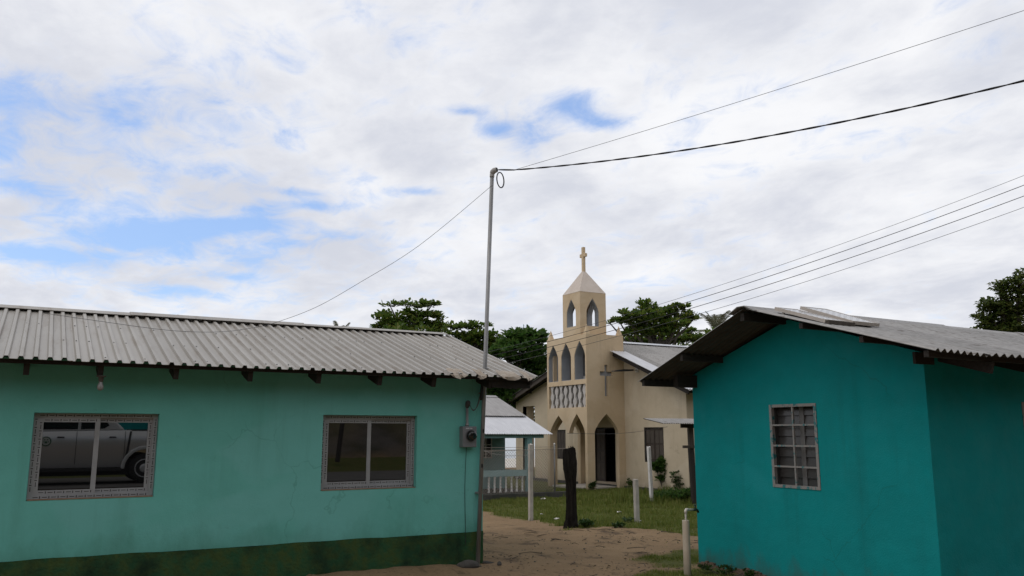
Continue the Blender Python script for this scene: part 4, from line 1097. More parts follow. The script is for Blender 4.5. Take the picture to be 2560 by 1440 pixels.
# ------------------------------------------------------------------ shed behind the teal house
shx, shy = 17.25, 19.55
sh = thing('shed', 'rough timber shed with small zinc roof half hidden by the teal house', 'shed', (shx, shy, -.35))
def sp(px, py, d=0.): return at(px, py, 'Y', shy + d)
b_a, b_b, b_c = sp(1737, 1262), sp(1727, 1118), sp(1724, 1066)
MB().beam((b_a.x, shy, -.5), (b_b.x, shy, b_b.z), .16, .10, (0, 1, 0)).build('plank', wood_dark, sh)
MB().beam((b_b.x, shy - .02, b_b.z - .04), (b_c.x, shy - .02, b_c.z), .17, .08, (0, 1, 0)).build('plank', wood_grey, sh)
MB().box(b_a.x + .12, b_a.x + 2.2, shy, shy + .05, -.4, 1.95).build('plank_wall', wood_grey, sh)
q0 = sp(1709, 1117, -.1)
MB().box(q0.x, q0.x + .5, shy - .12, shy - .05, q0.z - .04, q0.z + .04).build('rail', wood_grey, sh)
e0 = sp(1657, 1059.5, -.55); e1 = sp(1702, 1064, -.2)
mb = MB(); sheet_mesh(mb, e0.x, e0.x + 3, shy - .55, e0.z, shy + .35, e0.z + .15, 'sine', .085, .03); mb.build('roof_sheet', zinc_old, sh)
MB().box(e1.x, e1.x + 2.4, shy - .25, shy - .18, e0.z - .11, e0.z + .005).build('roof_beam', wood_dark, sh)

# ------------------------------------------------------------------ rocks and rubbish by the wall
def rock(label, x, y, rx, ry, rz, rot, seed):
    r0 = random.Random(seed); z = float(gz(x, y)); mb = MB(); vs, fs = [], []; n1, n2 = 9, 14
    o = [Vector((r0.uniform(-1, 1), r0.uniform(-1, 1), r0.uniform(-1, 1))).normalized() for _ in range(9)]; am = [r0.uniform(.62, .95) for _ in o]
    for i in range(n1):
        for k in range(n2):
            a, e = 2 * math.pi * k / n2, -math.pi / 2 + math.pi * (i + .5) / n1
            d = Vector((math.cos(e) * math.cos(a), math.cos(e) * math.sin(a), math.sin(e))); s = 1.
            for q, m_ in zip(o, am):
                dd = d.dot(q)
                if dd > 0: s = min(s, m_ / max(dd, .3))
            p = d * min(s, 1.0) * r0.uniform(.96, 1.04)
            px_, py_ = p.x * rx, p.y * ry
            vs.append((x + px_ * math.cos(rot) - py_ * math.sin(rot), y + px_ * math.sin(rot) + py_ * math.cos(rot), z + p.z * rz + rz * .45))
    fs = [(i * n2 + k, i * n2 + (k + 1) % n2, (i + 1) * n2 + (k + 1) % n2, (i + 1) * n2 + k) for i in range(n1 - 1) for k in range(n2)]
    mb.add(vs, fs + [tuple(range(n2))[::-1], tuple(range((n1 - 1) * n2, n1 * n2))])
    return single(mb, 'rock', rock_m, label, 'rock', (x, y, z), smooth=False)
rock('largest grey rock, long and rounded, against the mint house plinth', 5.15, 10.30, .17, .10, .075, -.35, 3)
rock('small dark lump of rock alone on the sand right of the mast', 5.60, 10.24, .038, .032, .045, .3, 8)
rock('low dark clod at the foot of the mint house corner', 5.56, 10.50, .10, .045, .03, -.5, 12)
rock('pebble on the soil between the mast and the large rock', 5.33, 10.27, .025, .02, .02, 0, 15)

# ------------------------------------------------------------------ trees
def leaf_quads(pts, dirs, size, width, droop, rng):
    """diamond leaves from pts along dirs, folded a little; returns verts, tris"""
    n_ = len(pts); L = size * rng.uniform(.7, 1.25, (n_, 1)); d = dirs / np.linalg.norm(dirs, axis=1, keepdims=True)
    up = np.tile([0, 0, 1.], (n_, 1)) + rng.normal(0, .45, (n_, 3))
    s = np.cross(d, up); s /= np.linalg.norm(s, axis=1, keepdims=True) + 1e-9
    nn = np.cross(s, d)
    p0 = pts; p1 = pts + d * L * .55 + s * L * width + nn * L * .06; p2 = pts + d * L + np.array([0, 0, -1.]) * L * droop; p3 = pts + d * L * .55 - s * L * width + nn * L * .06
    v = np.stack([p0, p1, p2, p3], 1).reshape(-1, 3); i = np.arange(n_) * 4
    return v, np.stack([i, i + 1, i + 2, i + 3], 1)
def rosettes(centres, n_leaf, size, width, droop, spread, rng, lift=.25):
    c = np.repeat(centres, n_leaf, 0); n_ = len(c)
    d = rng.normal(0, 1, (n_, 3)); d[:, 2] = np.abs(d[:, 2]) * .6 * (1 if lift >= 0 else -1) + lift
    d /= np.linalg.norm(d, axis=1, keepdims=True)
    return leaf_quads(c + d * spread * rng.uniform(0, 1, (n_, 1)) * .5, d, size, width, droop, rng)
def tree(name, label, base, trunk_top, r0_, blobs, m, seed, leaf=.26, per=7, width=.26, droop=.12, lift=.25, spread=.25, group=None, cat='tree', shell=.55, dens=1., bark_m=None, sub=6):
    """blobs: (centre, (rx, ry, rz), count) clumps of leaf rosettes"""
    rng = np.random.default_rng(seed); rr = random.Random(seed)
    t = thing(name, label, cat, base, group)
    tk = MB(); b0, t0 = Vector(base), Vector(trunk_top)
    pts = [b0 + Vector((0, 0, -.3))] + [b0.lerp(t0, k / 6) + Vector((rr.uniform(-.08, .08), rr.uniform(-.08, .08), 0)) * (1 if k else 0) for k in range(7)]
    tk.tube(pts, [r0_ * 1.3, r0_ * 1.15] + [r0_ * (1 - .09 * k) for k in range(1, 7)], 10)
    cs = []
    for c, r, cnt in blobs:
        c = Vector(c); st = b0.lerp(t0, rr.uniform(.72, 1.0))
        mid_ = st.lerp(c, .5) + Vector((0, 0, -.12 * (c - st).length + rr.uniform(-.1, .15)))
        tk.tube(smooth([st, mid_, c], 4), [r0_ * .42 * (1 - k / 10) + .008 for k in range(9)], 6)
        cnt = int(cnt * dens)
        q = rng.normal(0, 1, (cnt, 3)); q /= np.linalg.norm(q, axis=1, keepdims=True)
        rad = rng.uniform(shell ** 3, 1, (cnt, 1)) ** (1 / 3)
        p = np.array(c) + q * rad * np.array(r) * rng.uniform(.82, 1.12, (cnt, 1))
        cs.append(p)
        for k in range(sub):
            e = Vector(p[rr.randrange(cnt)]); m2 = c.lerp(e, .5) + Vector((0, 0, -.06 * (e - c).length))
            tk.tube([c, m2, e], [r0_ * .12 + .006, r0_ * .08 + .005, .005], 4, False)
    tk.build('trunk', bark_m or bark, t, True)
    v, f = rosettes(np.concatenate(cs), per, leaf, width, droop, spread, rng, lift)
    fast_mesh('crown', v, f, m, t)
    return t
def blobs_px(lst, depth, thick=1., n=1.):
    """clump list given as sight lines at one distance: (px, py, rx, ry, count)"""
    out = []; rr = random.Random(int(depth * 10) + len(lst))
    for px, py, rx, ry, cnt in lst:
        s = depth / F_PX; dd = rr.uniform(-.5, .5) * rx * s * thick
        out.append((deep(px, py, depth + dd), (rx * s, rx * s * thick, ry * s), int(cnt * n)))
    return out
def base_px(px, depth):
    p = deep(px, 1085, depth); return (p.x, p.y, float(gz(p.x, p.y)))
# almond tree behind the mint roof: flat layered boughs
tree('almond_tree', 'almond tree with flat layered boughs rising above the mint house ridge', base_px(1040, 46), deep(1030, 800, 46), .22,
     blobs_px([(1045, 764, 52, 5, 60), (975, 764, 22, 5, 16), (1080, 762, 22, 4, 14), (1018, 785, 14, 8, 10), (1000, 797, 62, 11, 110), (1072, 790, 40, 7, 50), (1100, 797, 14, 6, 12), (962, 788, 22, 7, 20), (945, 797, 14, 4, 10), (1020, 815, 80, 14, 170), (955, 820, 24, 12, 40), (1085, 815, 30, 10, 40), (1030, 835, 90, 14, 150), (938, 818, 10, 5, 8), (1108, 828, 16, 10, 16), (1030, 860, 80, 18, 60)], 46, .9),
     almond, 1, dens=.62, leaf=.29, per=8, spread=.22, group='trees behind the houses')
tree('almond_tree', 'sparse almond tree seen through and beside the service mast', base_px(1180, 44), deep(1185, 860, 44), .17,
     blobs_px([(1150, 820, 26, 6, 26), (1180, 818, 22, 8, 26), (1125, 818, 10, 4, 8), (1138, 842, 22, 9, 28), (1200, 838, 30, 10, 45), (1216, 815, 8, 4, 9), (1228, 845, 26, 10, 36), (1175, 852, 36, 12, 60), (1195, 868, 42, 14, 70), (1235, 868, 34, 16, 60), (1210, 890, 40, 16, 60), (1150, 865, 20, 10, 26)], 44, .9),
     almond, 2, dens=.62, leaf=.29, per=8, spread=.2, group='trees behind the houses')
tree('broadleaf_tree', 'dense dark broadleaf tree left of the church tower', base_px(1310, 40), deep(1305, 930, 40), .25,
     blobs_px([(1305, 845, 44, 20, 150), (1335, 850, 34, 22, 100), (1282, 862, 34, 18, 90), (1300, 885, 60, 26, 240), (1340, 900, 40, 30, 150), (1262, 862, 22, 10, 40), (1250, 880, 26, 9, 40), (1240, 900, 24, 10, 34), (1315, 930, 54, 26, 220), (1275, 945, 40, 20, 90), (1330, 965, 50, 26, 150), (1285, 985, 40, 20, 100), (1240, 960, 40, 14, 70), (1225, 985, 30, 14, 60), (1255, 1000, 46, 16, 80)], 40, .9),
     dense_l, 3, dens=.6, shell=.7, leaf=.29, per=8, spread=.22, group='trees behind the houses')
tree('broadleaf_tree', 'lower dark tree seen under the mint eave behind the porch house', base_px(1240, 52), deep(1240, 985, 52), .2,
     blobs_px([(1225, 965, 40, 18, 120), (1265, 975, 40, 20, 120), (1235, 1000, 50, 16, 130), (1295, 1020, 40, 26, 110), (1300, 985, 30, 16, 70), (1320, 1050, 36, 20, 60)], 52, .9),
     dense_l, 31, leaf=.25, per=8, spread=.22, group='trees behind the houses')
tree('almond_tree', 'spreading almond tree right of the church tower above its roof', base_px(1640, 44), deep(1640, 850, 44), .24,
     blobs_px([(1607, 760, 16, 5, 16), (1620, 775, 30, 9, 50), (1612, 792, 46, 15, 120), (1660, 790, 42, 16, 110), (1695, 772, 16, 8, 22), (1675, 778, 16, 7, 18), (1710, 768, 9, 6, 8), (1712, 795, 30, 10, 44), (1736, 796, 12, 7, 12), (1562, 786, 18, 6, 18), (1548, 803, 18, 5, 14), (1570, 806, 22, 9, 34), (1635, 815, 60, 18, 190), (1600, 828, 40, 12, 70), (1690, 815, 36, 12, 64), (1650, 835, 50, 12, 90), (1580, 840, 26, 8, 26), (1525, 808, 6, 3, 4)], 44, .9),
     almond, 4, dens=.62, leaf=.29, per=8, spread=.2, group='trees behind the houses')
tree('hedge_tree', 'low leafy treetops just above the church ridge', base_px(1650, 50), deep(1650, 870, 50), .15,
     blobs_px([(1590, 853, 34, 9, 80), (1640, 856, 40, 9, 90), (1690, 852, 34, 9, 70), (1735, 850, 34, 9, 60), (1712, 834, 12, 7, 14), (1732, 828, 10, 5, 9), (1760, 852, 30, 10, 50), (1780, 838, 26, 12, 40), (1620, 880, 90, 18, 120), (1720, 880, 90, 18, 120)], 50, .9),
     almond, 5, leaf=.25, per=8, spread=.22, group='trees behind the houses')
tree('mango_tree', 'mango tree with drooping leaves above the far end of the teal roof', base_px(2530, 26), deep(2525, 850, 26), .22,
     blobs_px([(2470, 765, 20, 16, 60), (2455, 795, 18, 14, 44), (2500, 775, 26, 18, 80), (2515, 735, 20, 22, 70), (2498, 718, 14, 10, 28), (2545, 720, 22, 26, 90), (2553, 690, 12, 10, 24), (2540, 770, 36, 26, 150), (2500, 805, 34, 18, 110), (2465, 818, 24, 10, 40), (2550, 815, 46, 28, 180), (2505, 835, 40, 16, 90), (2600, 750, 50, 50, 250), (2600, 830, 50, 40, 180), (2445, 826, 10, 5, 10)], 26, .9),
     mango, 6, dens=.55, shell=.7, leaf=.19, per=8, width=.2, droop=.3, lift=.1, spread=.2)

def palm(name, label, base, crown, nfr, flen, seed, group='coconut palms beyond the houses'):
    rr = random.Random(seed); t = thing(name, label, 'palm', base, group); b0, c = Vector(base), Vector(crown)
    bend = Vector((rr.uniform(-.5, .5), rr.uniform(-.5, .5), 0))
    MB().tube(smooth([b0 - Vector((0, 0, .3)), b0.lerp(c, .5) + bend, c], 6), [.2 - .008 * k for k in range(13)], 9).build('trunk', bark, t, True)
    V_, F_ = [], []
    for k in range(nfr):
        a = 2 * math.pi * k / nfr + rr.uniform(-.25, .25); el = rr.uniform(.45, 1.35) if k % 3 else rr.uniform(.1, .5); L = flen * rr.uniform(.85, 1.1)
        d = Vector((math.cos(a) * math.cos(el), math.sin(a) * math.cos(el), math.sin(el)))
        sp_ = []
        for s in range(15):
            u = s / 14; sp_.append(c + d * (L * u) + Vector((0, 0, -.48 * L * u ** 2.4 * (1.15 - .45 * math.sin(max(el, 0))))))
        rb = MB(); rb.tube(sp_, [.03 * (1 - s / 16) for s in range(15)], 4)
        fr = rb.build('frond', palm_l, t)
        vs, fs = [], []
        for s in range(1, 15):
            for q in range(4):
                p = sp_[s - 1].lerp(sp_[s], q / 4); tan = (sp_[s] - sp_[s - 1]).normalized(); side = tan.cross(Vector((0, 0, 1))).normalized()
                u = (s - 1 + q / 4) / 14; ll = L * .20 * math.sin(math.pi * min(.97, .12 + .86 * u)) ** .7
                for sg in (-1, 1):
                    dr = (side * sg * .8 + tan * .75 + Vector((0, 0, -.28 + rr.uniform(-.15, .15)))).normalized(); w = tan * .016
                    e = p + dr * ll + Vector((0, 0, -.10 * ll)); i0 = len(vs)
                    vs += [p - w, p + w, p.lerp(e, .6) + w * .8, e, p.lerp(e, .6) - w * .8]; fs.append((i0, i0 + 1, i0 + 2, i0 + 3, i0 + 4))
        lb_ = MB(); lb_.add(vs, fs); o = lb_.build('leaflets', palm_l, t); o.parent = fr
    return t
palm('coconut_palm', 'wispy coconut palm right of the church against the sky', base_px(1800, 62), deep(1792, 834, 62), 18, 2.7, 1)
palm('coconut_palm', 'coconut palm with only a frond tip showing over the mint ridge at left', base_px(440, 60), deep(444, 842, 60), 14, 2.5, 2)
palm('coconut_palm', 'coconut palm with frond tips just above the mint ridge near its middle', base_px(850, 60), deep(850, 850, 60), 14, 2.0, 3)
palm('coconut_palm', 'far coconut palm seen low through the porch posts', base_px(1318, 75), deep(1318, 1078, 75), 12, 2.6, 4)

# ------------------------------------------------------------------ bushes and weeds
def bush(name, label, x, y, clumps, m, seed, leaf, per, width=.3, droop=.1, lift=.3, stems=5, cat='bush', spread=.08, stem_r=.012):
    rng = np.random.default_rng(seed); rr = random.Random(seed); z = float(gz(x, y)); t = thing(name, label, cat, (x, y, z)); st = MB(); cs = []
    for (dx, dy, dz_, rx, rz, cnt) in clumps:
        c = Vector((x + dx, y + dy, z + dz_))
        q = rng.normal(0, 1, (cnt, 3)); q /= np.linalg.norm(q, axis=1, keepdims=True)
        cs.append(np.array(c) + q * rng.uniform(.3, 1, (cnt, 1)) * np.array([rx, rx, rz]))
        st.tube(smooth([(x + rr.uniform(-.05, .05), y + rr.uniform(-.05, .05), z - .05), Vector((x + dx * .5, y + dy * .5, z + dz_ * .5)), c], 4), [stem_r * (1 - k / 11) for k in range(9)], 5)
    for k in range(stems):
        p = cs[rr.randrange(len(cs))]; e = p[rr.randrange(len(p))]
        st.tube([(x + rr.uniform(-.06, .06), y + rr.uniform(-.06, .06), z - .03), tuple(e)], [stem_r * .6, stem_r * .3], 4)
    st.build('stem', bark, t)
    v, f = rosettes(np.concatenate(cs), per, leaf, width, droop, spread, rng, lift)
    fast_mesh('foliage', v, f, m, t)
    return t
bush('shrub', 'upright dark leafy shrub under the church window', *at(1658, 1100, 'Y', 24.4)[:2], [(0, 0, 1.0, .28, .2, 70), (-.14, .05, .82, .26, .16, 50), (.12, -.05, .62, .24, .18, 50), (-.06, 0, .46, .2, .15, 36), (.06, 0, 1.16, .16, .12, 26), (-.34, .1, .9, .14, .09, 18), (.3, -.1, .9, .12, .1, 16), (.1, 0, .3, .16, .12, 20)], dense_l, 11, .15, 9, .3, stem_r=.03)
bush('weed_clump', 'tall seeding weeds against the church wall near the shed', *at(1704, 1100, 'Y', 23.4)[:2], [(0, 0, .35, .35, .3, 90), (.2, 0, .6, .22, .35, 50), (-.25, .1, .55, .2, .35, 40), (.1, .1, .95, .14, .25, 22)], weed_l, 12, .10, 6, .2, .15, stems=18, cat='weeds')
bush('weed_clump', 'dark low weeds growing at the foot of the leaning white post', 17.4, 20.6, [(0, 0, .18, .5, .20, 150), (.45, -.25, .22, .45, .24, 140), (-.4, .1, .14, .35, .14, 90), (.8, -.4, .2, .4, .22, 110)], dense_l, 13, .13, 6, .14, .1, .5, stems=10, cat='weeds')
bush('weed_clump', 'bright leafy weed at the foot of the charred stump', 9.72, 14.27, [(0, 0, .08, .13, .06, 22), (.12, .02, .06, .12, .05, 16), (.02, -.08, .05, .1, .04, 14)], weed_l, 14, .07, 6, .32, .1, .5, stems=4, cat='weeds', spread=.04)
bush('weed_clump', 'small tuft of weed on the sand edge right of the stump', 10.0, 13.6, [(0, 0, .05, .12, .05, 20), (.15, 0, .04, .08, .03, 10)], weed_l, 15, .06, 6, .3, .1, .5, stems=3, cat='weeds', spread=.04)
bush('weed_clump', 'dry dark weed growing at the church tower corner', 18.35, 26.4, [(0, 0, .14, .14, .12, 26), (.12, 0, .2, .08, .12, 12)], weed_l, 16, .09, 6, .2, .1, .5, stems=5, cat='weeds', spread=.05)
bush('weed_clump', 'dark weed stalks right of the church side arch', 19.95, 26.2, [(0, 0, .2, .12, .18, 30), (.15, 0, .15, .1, .12, 14)], dense_l, 17, .09, 6, .2, .1, .5, stems=6, cat='weeds', spread=.05)
bush('weed_clump', 'tiny dark weed on top of the sand beside the short post', 11.15, 14.75, [(0, 0, .06, .12, .05, 18)], weed_l, 18, .06, 6, .25, .1, .5, stems=3, cat='weeds', spread=.04)
bush('weed_clump', 'low weeds at the foot of the teal gable behind the standpipe', 7.62, 8.1, [(0, 0, .05, .14, .05, 22), (.05, -.35, .05, .1, .04, 16), (-.12, .25, .05, .12, .04, 18)], weed_l, 19, .05, 6, .25, .1, .5, stems=3, cat='weeds', spread=.04)

# ------------------------------------------------------------------ grass, dry leaves
rng = np.random.default_rng(42)
def blades(n_, x0, x1, y0, y1, h0, h1, w, keep):
    x, y = rng.uniform(x0, x1, n_), rng.uniform(y0, y1, n_)
    k = keep(x, y); x, y = x[k], y[k]; n_ = len(x)
    z = gz(x, y) + vnoise(x, y, 1.1, 5) * .022 + vnoise(x, y, 4., 6) * .010 - .012
    tall = np.clip(.75 + .55 * vnoise(x, y, 1.3, 20) + .35 * vnoise(x, y, 3.7, 21), .35, 1.8)
    h = rng.uniform(h0, h1, n_) * tall; a = rng.uniform(0, 6.283, n_); ln = rng.normal(0, .35, n_)
    sx_, sy_ = np.cos(a) * w, np.sin(a) * w; lx, ly = -np.sin(a) * h * ln, np.cos(a) * h * ln
    p0 = np.stack([x - sx_, y - sy_, z], 1); p1 = np.stack([x + sx_, y + sy_, z], 1); p2 = np.stack([x + lx, y + ly, z + h], 1)
    return np.stack([p0, p1, p2], 1).reshape(-1, 3)
def in_lawn(p):
    return lambda x, y: (lawn(x, y) * p > rng.uniform(0, 1, len(x)))
vv = [blades(150000, 8.8, 22, 11.2, 27, .05, .13, .011, in_lawn(1.)), blades(26000, 6.5, 9.5, 7.9, 10.4, .025, .06, .006, in_lawn(1.)),
      blades(45000, 9, 16, 11.2, 18.5, .03, .085, .007, in_lawn(.9)),
      blades(16000, 15, 21, 18.5, 24.5, .15, .34, .012, lambda x, y: (lawn(x, y) > .5) & (vnoise(x, y, .7, 30) + .35 * vnoise(x, y, 2.3, 31) > .05)),
      blades(1500, 5.5, 11, 7.6, 14, .02, .05, .006, lambda x, y: vnoise(x, y, 1.7, 33) > .45)]
vv = np.concatenate(vv)
gr_o = fast_mesh('grass', vv, np.arange(len(vv)).reshape(-1, 3), grass_l)
tag(gr_o, 'short green grass covering the yard before the church', 'grass', kind='stuff')
nd = 2600
x, y = rng.uniform(5.3, 10.6, nd), rng.uniform(7.6, 15, nd)
k = (lawn(x, y) < .4) & ((vnoise(x, y, 1.2, 50) + .5 * vnoise(x, y, 3, 51)) > .1); x, y = x[k], y[k]; nd = len(x)
z = gz(x, y) + vnoise(x, y, 1.1, 5) * .022 + vnoise(x, y, 4., 6) * .010 + vnoise(x, y, 9., 8) * .006 + .004
d = np.stack([rng.normal(0, 1, nd), rng.normal(0, 1, nd), rng.normal(.05, .15, nd)], 1)
v, f = leaf_quads(np.stack([x, y, z], 1), d, .05, .16, .02, rng)
tag(fast_mesh('fallen_leaves', v, f, mat('dead_leaf', (.07, .048, .03), (.11, .08, .05), .9, 5)), 'dry brown leaf litter scattered on the sandy path', 'leaf litter', kind='stuff')
pv, pf = [], []
for i in range(420):
    px_, py_ = rng.uniform(5.3, 10.4), rng.uniform(7.6, 14.5)
    if float(lawn(px_, py_)) > .4 or (4.0 < px_ < 5.5 and py_ > 10.4): continue
    r_ = rng.uniform(.006, .02); zz = float(gz(px_, py_)) + float(vnoise(px_, py_, 1.1, 5)) * .022 + float(vnoise(px_, py_, 4., 6)) * .012
    o_ = len(pv); q = rng.uniform(.7, 1.2, 6) * r_
    pv += [(px_ + q[0], py_, zz), (px_, py_ + q[1], zz), (px_ - q[2], py_, zz), (px_, py_ - q[3], zz), (px_, py_, zz + q[4] * .8), (px_, py_, zz - q[5])]
    pf += [(o_ + a, o_ + b2, o_ + c2) for a, b2, c2 in ((0, 1, 4), (1, 2, 4), (2, 3, 4), (3, 0, 4), (1, 0, 5), (2, 1, 5), (3, 2, 5), (0, 3, 5))]
tag(fast_mesh('pebbles', pv, pf, rock_m), 'tiny dark pebbles and clods strewn over the sandy path', 'pebbles', kind='stuff')
tw = MB(); rr = random.Random(77)
for i in range(70):
    px_, py_ = rr.uniform(5.6, 10.2), rr.uniform(7.8, 14)
    if float(lawn(px_, py_)) > .5: continue
    a = rr.uniform(0, 6.28); L_ = rr.uniform(.08, .35); zz = float(gz(px_, py_)) + .016
    tw.tube([(px_, py_, zz), (px_ + L_ * .5 * math.cos(a), py_ + L_ * .5 * math.sin(a), zz + .014), (px_ + L_ * math.cos(a + .3), py_ + L_ * math.sin(a + .3), zz)], [.006, .005, .003], 4)
tag(tw.build('twigs', mat('dry_twig', (.05, .036, .024), rough=.9)), 'dry twigs lying about the sandy path', 'twigs', kind='stuff')
def scrap(label, px, py, s, seed):
    rr = random.Random(seed); d = sight(px, py); t_ = 1.
    while (_C + d * t_).z > float(gz((_C + d * t_).x, (_C + d * t_).y)) + .02: t_ += .01
    p = _C + d * t_; mb = MB(); n_ = 5
    vs = [(p.x + s * (i / (n_ - 1) - .5) + rr.uniform(-.1, .1) * s, p.y + s * .7 * (j / (n_ - 1) - .5) + rr.uniform(-.1, .1) * s, p.z + .02 + rr.uniform(0, .35) * s) for i in range(n_) for j in range(n_)]
    mb.add(vs, [(i * n_ + j, i * n_ + j + 1, (i + 1) * n_ + j + 1, (i + 1) * n_ + j) for i in range(n_ - 1) for j in range(n_ - 1)])
    single(mb, 'litter', litter_m, label, 'litter', tuple(p), 'scraps of litter on the grass')
scrap('pale scrap of litter near the dark fence footing', 1359, 1250, .16, 1)
scrap('pale scrap of litter left of the stump near the sand edge', 1392, 1301, .11, 2)
scrap('crumpled litter on the lawn midway between stump and short post', 1548, 1283, .10, 3)
scrap('small litter scrap on the grass right of the tall post', 1354, 1288, .08, 4)
scrap('tiny litter scrap at the foot of the short post', 1600, 1305, .06, 5)

# ------------------------------------------------------------------ overhead power lines and clothes line
for i, (yl, yr, r_) in enumerate(((846, 435, .005), (857, 460, .008), (869, 488, .008), (883, 517, .0055))):
    a, b_ = at(1170, yl + 46, 'Y', 22.4), at(2640, yr - 28, 'Y', 9.5)
    wire('power_line', parabola(a, b_, .30, 50), r_, wire_grey if i in (0, 3) else black_rub,
         ['topmost and thinnest of the four power lines crossing the church', 'second power line from the top crossing the church', 'third power line from the top crossing the church', 'lowest of the four power lines crossing the church'][i], 'power line', 'four power lines crossing before the church')
def utility_pole(label, x, y, ztop, arm):
    z = float(gz(x, y)); t = thing('utility_pole', label, 'utility pole', (x, y, z), 'utility poles carrying the wires')
    MB().tube([(x, y + .12, z - .4), (x, y + .12, ztop + .12)], [.13, .09], 12).build('pole', wood_grey, t, True)
    if arm:
        MB().box(x - .05, x + .05, y - .06, y + .02, ztop - .85, ztop + .1).build('wire_bracket', steel_pole, t)
    else:
        MB().lathe([(.03, 0), (.04, .03), (.03, .06)], (x, y + .02, ztop - .05), (0, -1, 0), 10).build('insulator', white_paint, t)
p = at(1170, 857 + 46, 'Y', 22.4); q = at(1170, 846 + 46, 'Y', 22.4)
utility_pole('wooden utility pole hidden behind the mint house roof at the end of the power lines', p.x, 22.4, q.z, True)
p = at(2640, 435, 'Y', 9.5)
utility_pole('wooden utility pole behind the teal house carrying the power lines', p.x, 9.5, p.z + .2, True)
p = at(2640, 0, 'Y', 4.3)
utility_pole('wooden utility pole at the street before the teal house holding the twisted cable', p.x, 4.3, p.z, False)
pts = [at(px, py, 'Y', 24.0) for px, py in ((1418, 1083), (1480, 1084.5), (1540, 1084), (1610, 1077), (1700, 1061))]
wire('clothes_line', smooth(pts), .006, wire_grey, 'thin clothes line stretched across the church front', 'clothes line')
pts = [at(px, py, 'Y', 17.8) for px, py in ((1205, 1124), (1230, 1134), (1262, 1139), (1300, 1139), (1327, 1137))]
wire('slack_wire', smooth(pts), .006, mat('pale_slack_wire', (.3, .29, .28)), 'pale slack wire drooping from the mint house corner to the tall post', 'wire')
pts = [at(px, py, 'Y', yy) for px, py, yy in ((1205, 1126, 15.), (1327, 1125, 17.8), (1412, 1120, 14.6))]
wire('fence_wire', [Vector((5.5, 15.0, 1.35)), at(1327, 1124.5, 'Y', 17.8), at(1414, 1120.5, 'Y', 14.6)], .005, cl_m, 'taut wire tying the tall concrete post to the charred stump', 'wire')

# ------------------------------------------------------------------ across the road: window pane reflections, plus trees added to block light
SIDE = -3.0; RDZ = .465
pk = thing('pickup_truck', 'silver double cab pickup truck reflected in the left window', 'pickup truck', (1.0, SIDE - .9, RDZ))
paint = mat('silver_paint', (.56, .56, .55), rough=.32, metal=.55, spec=.6)
dark_gl = mat('truck_glass', (.01, .01, .012), rough=.03, spec=.8)
def arch(cx, r, z0, n_=10): return [(cx + r * math.cos(math.pi * i / n_), z0 + r * math.sin(math.pi * i / n_)) for i in range(n_ + 1)]
zs = RDZ
def TP(pts, d0, d1): return MB().prism(pts, 'Y', d0, d1)
wr, wf, wz = 2.68, -.47, RDZ + .38
lower = [(-1.25, .86), (wf - .48, .86)] + arch(wf, .47, wz)[::-1] + [(wf + .48, .84), (wr - .50, .84)] + arch(wr, .49, wz)[::-1] + [(wr + .5, 1.0), (3.95, 1.05), (3.97, 1.82), (2.30, 1.82), (2.24, 1.83), (-.35, 1.78), (-1.2, 1.62)]
bo = TP(lower, SIDE - 1.75, SIDE).build('body', paint, pk)
import bmesh
bm = bmesh.new(); bm.from_mesh(bo.data); bmesh.ops.triangulate(bm, faces=bm.faces[:])
zc0 = BASE[pk.name].z
for i in range(16):
    bmesh.ops.bisect_plane(bm, geom=bm.verts[:] + bm.edges[:] + bm.faces[:], plane_co=(0, 0, .85 + .0625 * i - zc0), plane_no=(0, 0, 1))
for v_ in bm.verts:
    z_ = v_.co.z + zc0; side_y = SIDE - BASE[pk.name].y
    f_ = .13 * max(0., (1.55 - z_) / .7) ** 1.6 + .07 * max(0., (z_ - 1.62) / .2) ** 1.5
    if v_.co.y > side_y - .3: v_.co.y -= f_
    else: v_.co.y += f_
bm.to_mesh(bo.data); bm.free(); bo.data.polygons.foreach_set('use_smooth', [True] * len(bo.data.polygons))
try: bo.data.set_sharp_from_angle(angle=R(40))
except Exception: pass
cab = [(-.45, 1.78), (.35, 2.22), (1.75, 2.25), (2.16, 1.83)]
MB().box(-1.0, 3.9, SIDE - 1.5, SIDE - .12, RDZ + .22, RDZ + .60).build('chassis', mat('underbody_black', (.012, .012, .012), rough=.9), pk)
TP(cab, SIDE - 1.65, SIDE - .12).build('cab', paint, pk, bevel=.04)
TP([(-.15, 1.845), (.40, 2.16), (1.05, 2.17), (1.05, 1.845)], SIDE - .125, SIDE - .105).build('side_window', dark_gl, pk)
TP([(1.12, 1.845), (1.12, 2.17), (1.62, 2.17), (1.78, 1.95), (1.66, 1.87)], SIDE - .125, SIDE - .105).build('side_window', dark_gl, pk)
TP([(2.32, 1.825), (3.9, 1.825), (3.9, 1.85), (2.32, 1.85)], SIDE - 1.6, SIDE - .05).build('bed_cover', mat('black_bed', (.015, .015, .016), rough=.7), pk)
for hx in (.68, 1.87):
    TP([(hx - .09, 1.635), (hx + .09, 1.635), (hx + .07, 1.665), (hx - .07, 1.668)], SIDE - .01, SIDE + .03).build('door_handle', mat('trim_black', (.015, .015, .015), rough=.5), pk)
for gx_ in (1.03, 2.16):
    TP([(gx_, .98), (gx_ + .012, .98), (gx_ + .012, 1.80), (gx_, 1.80)], SIDE - .004, SIDE + .002).build('door_gap', MATS['trim_black'], pk)
TP([(2.18, 1.0), (2.24, 1.0), (2.32, 1.80), (2.27, 1.80)], SIDE - .004, SIDE + .002).build('bed_gap', MATS['trim_black'], pk)
TP([(.02, .80), (2.12, .80), (2.12, .87), (.02, .87)], SIDE - .04, SIDE + .07).build('side_step', MATS['trim_black'], pk)
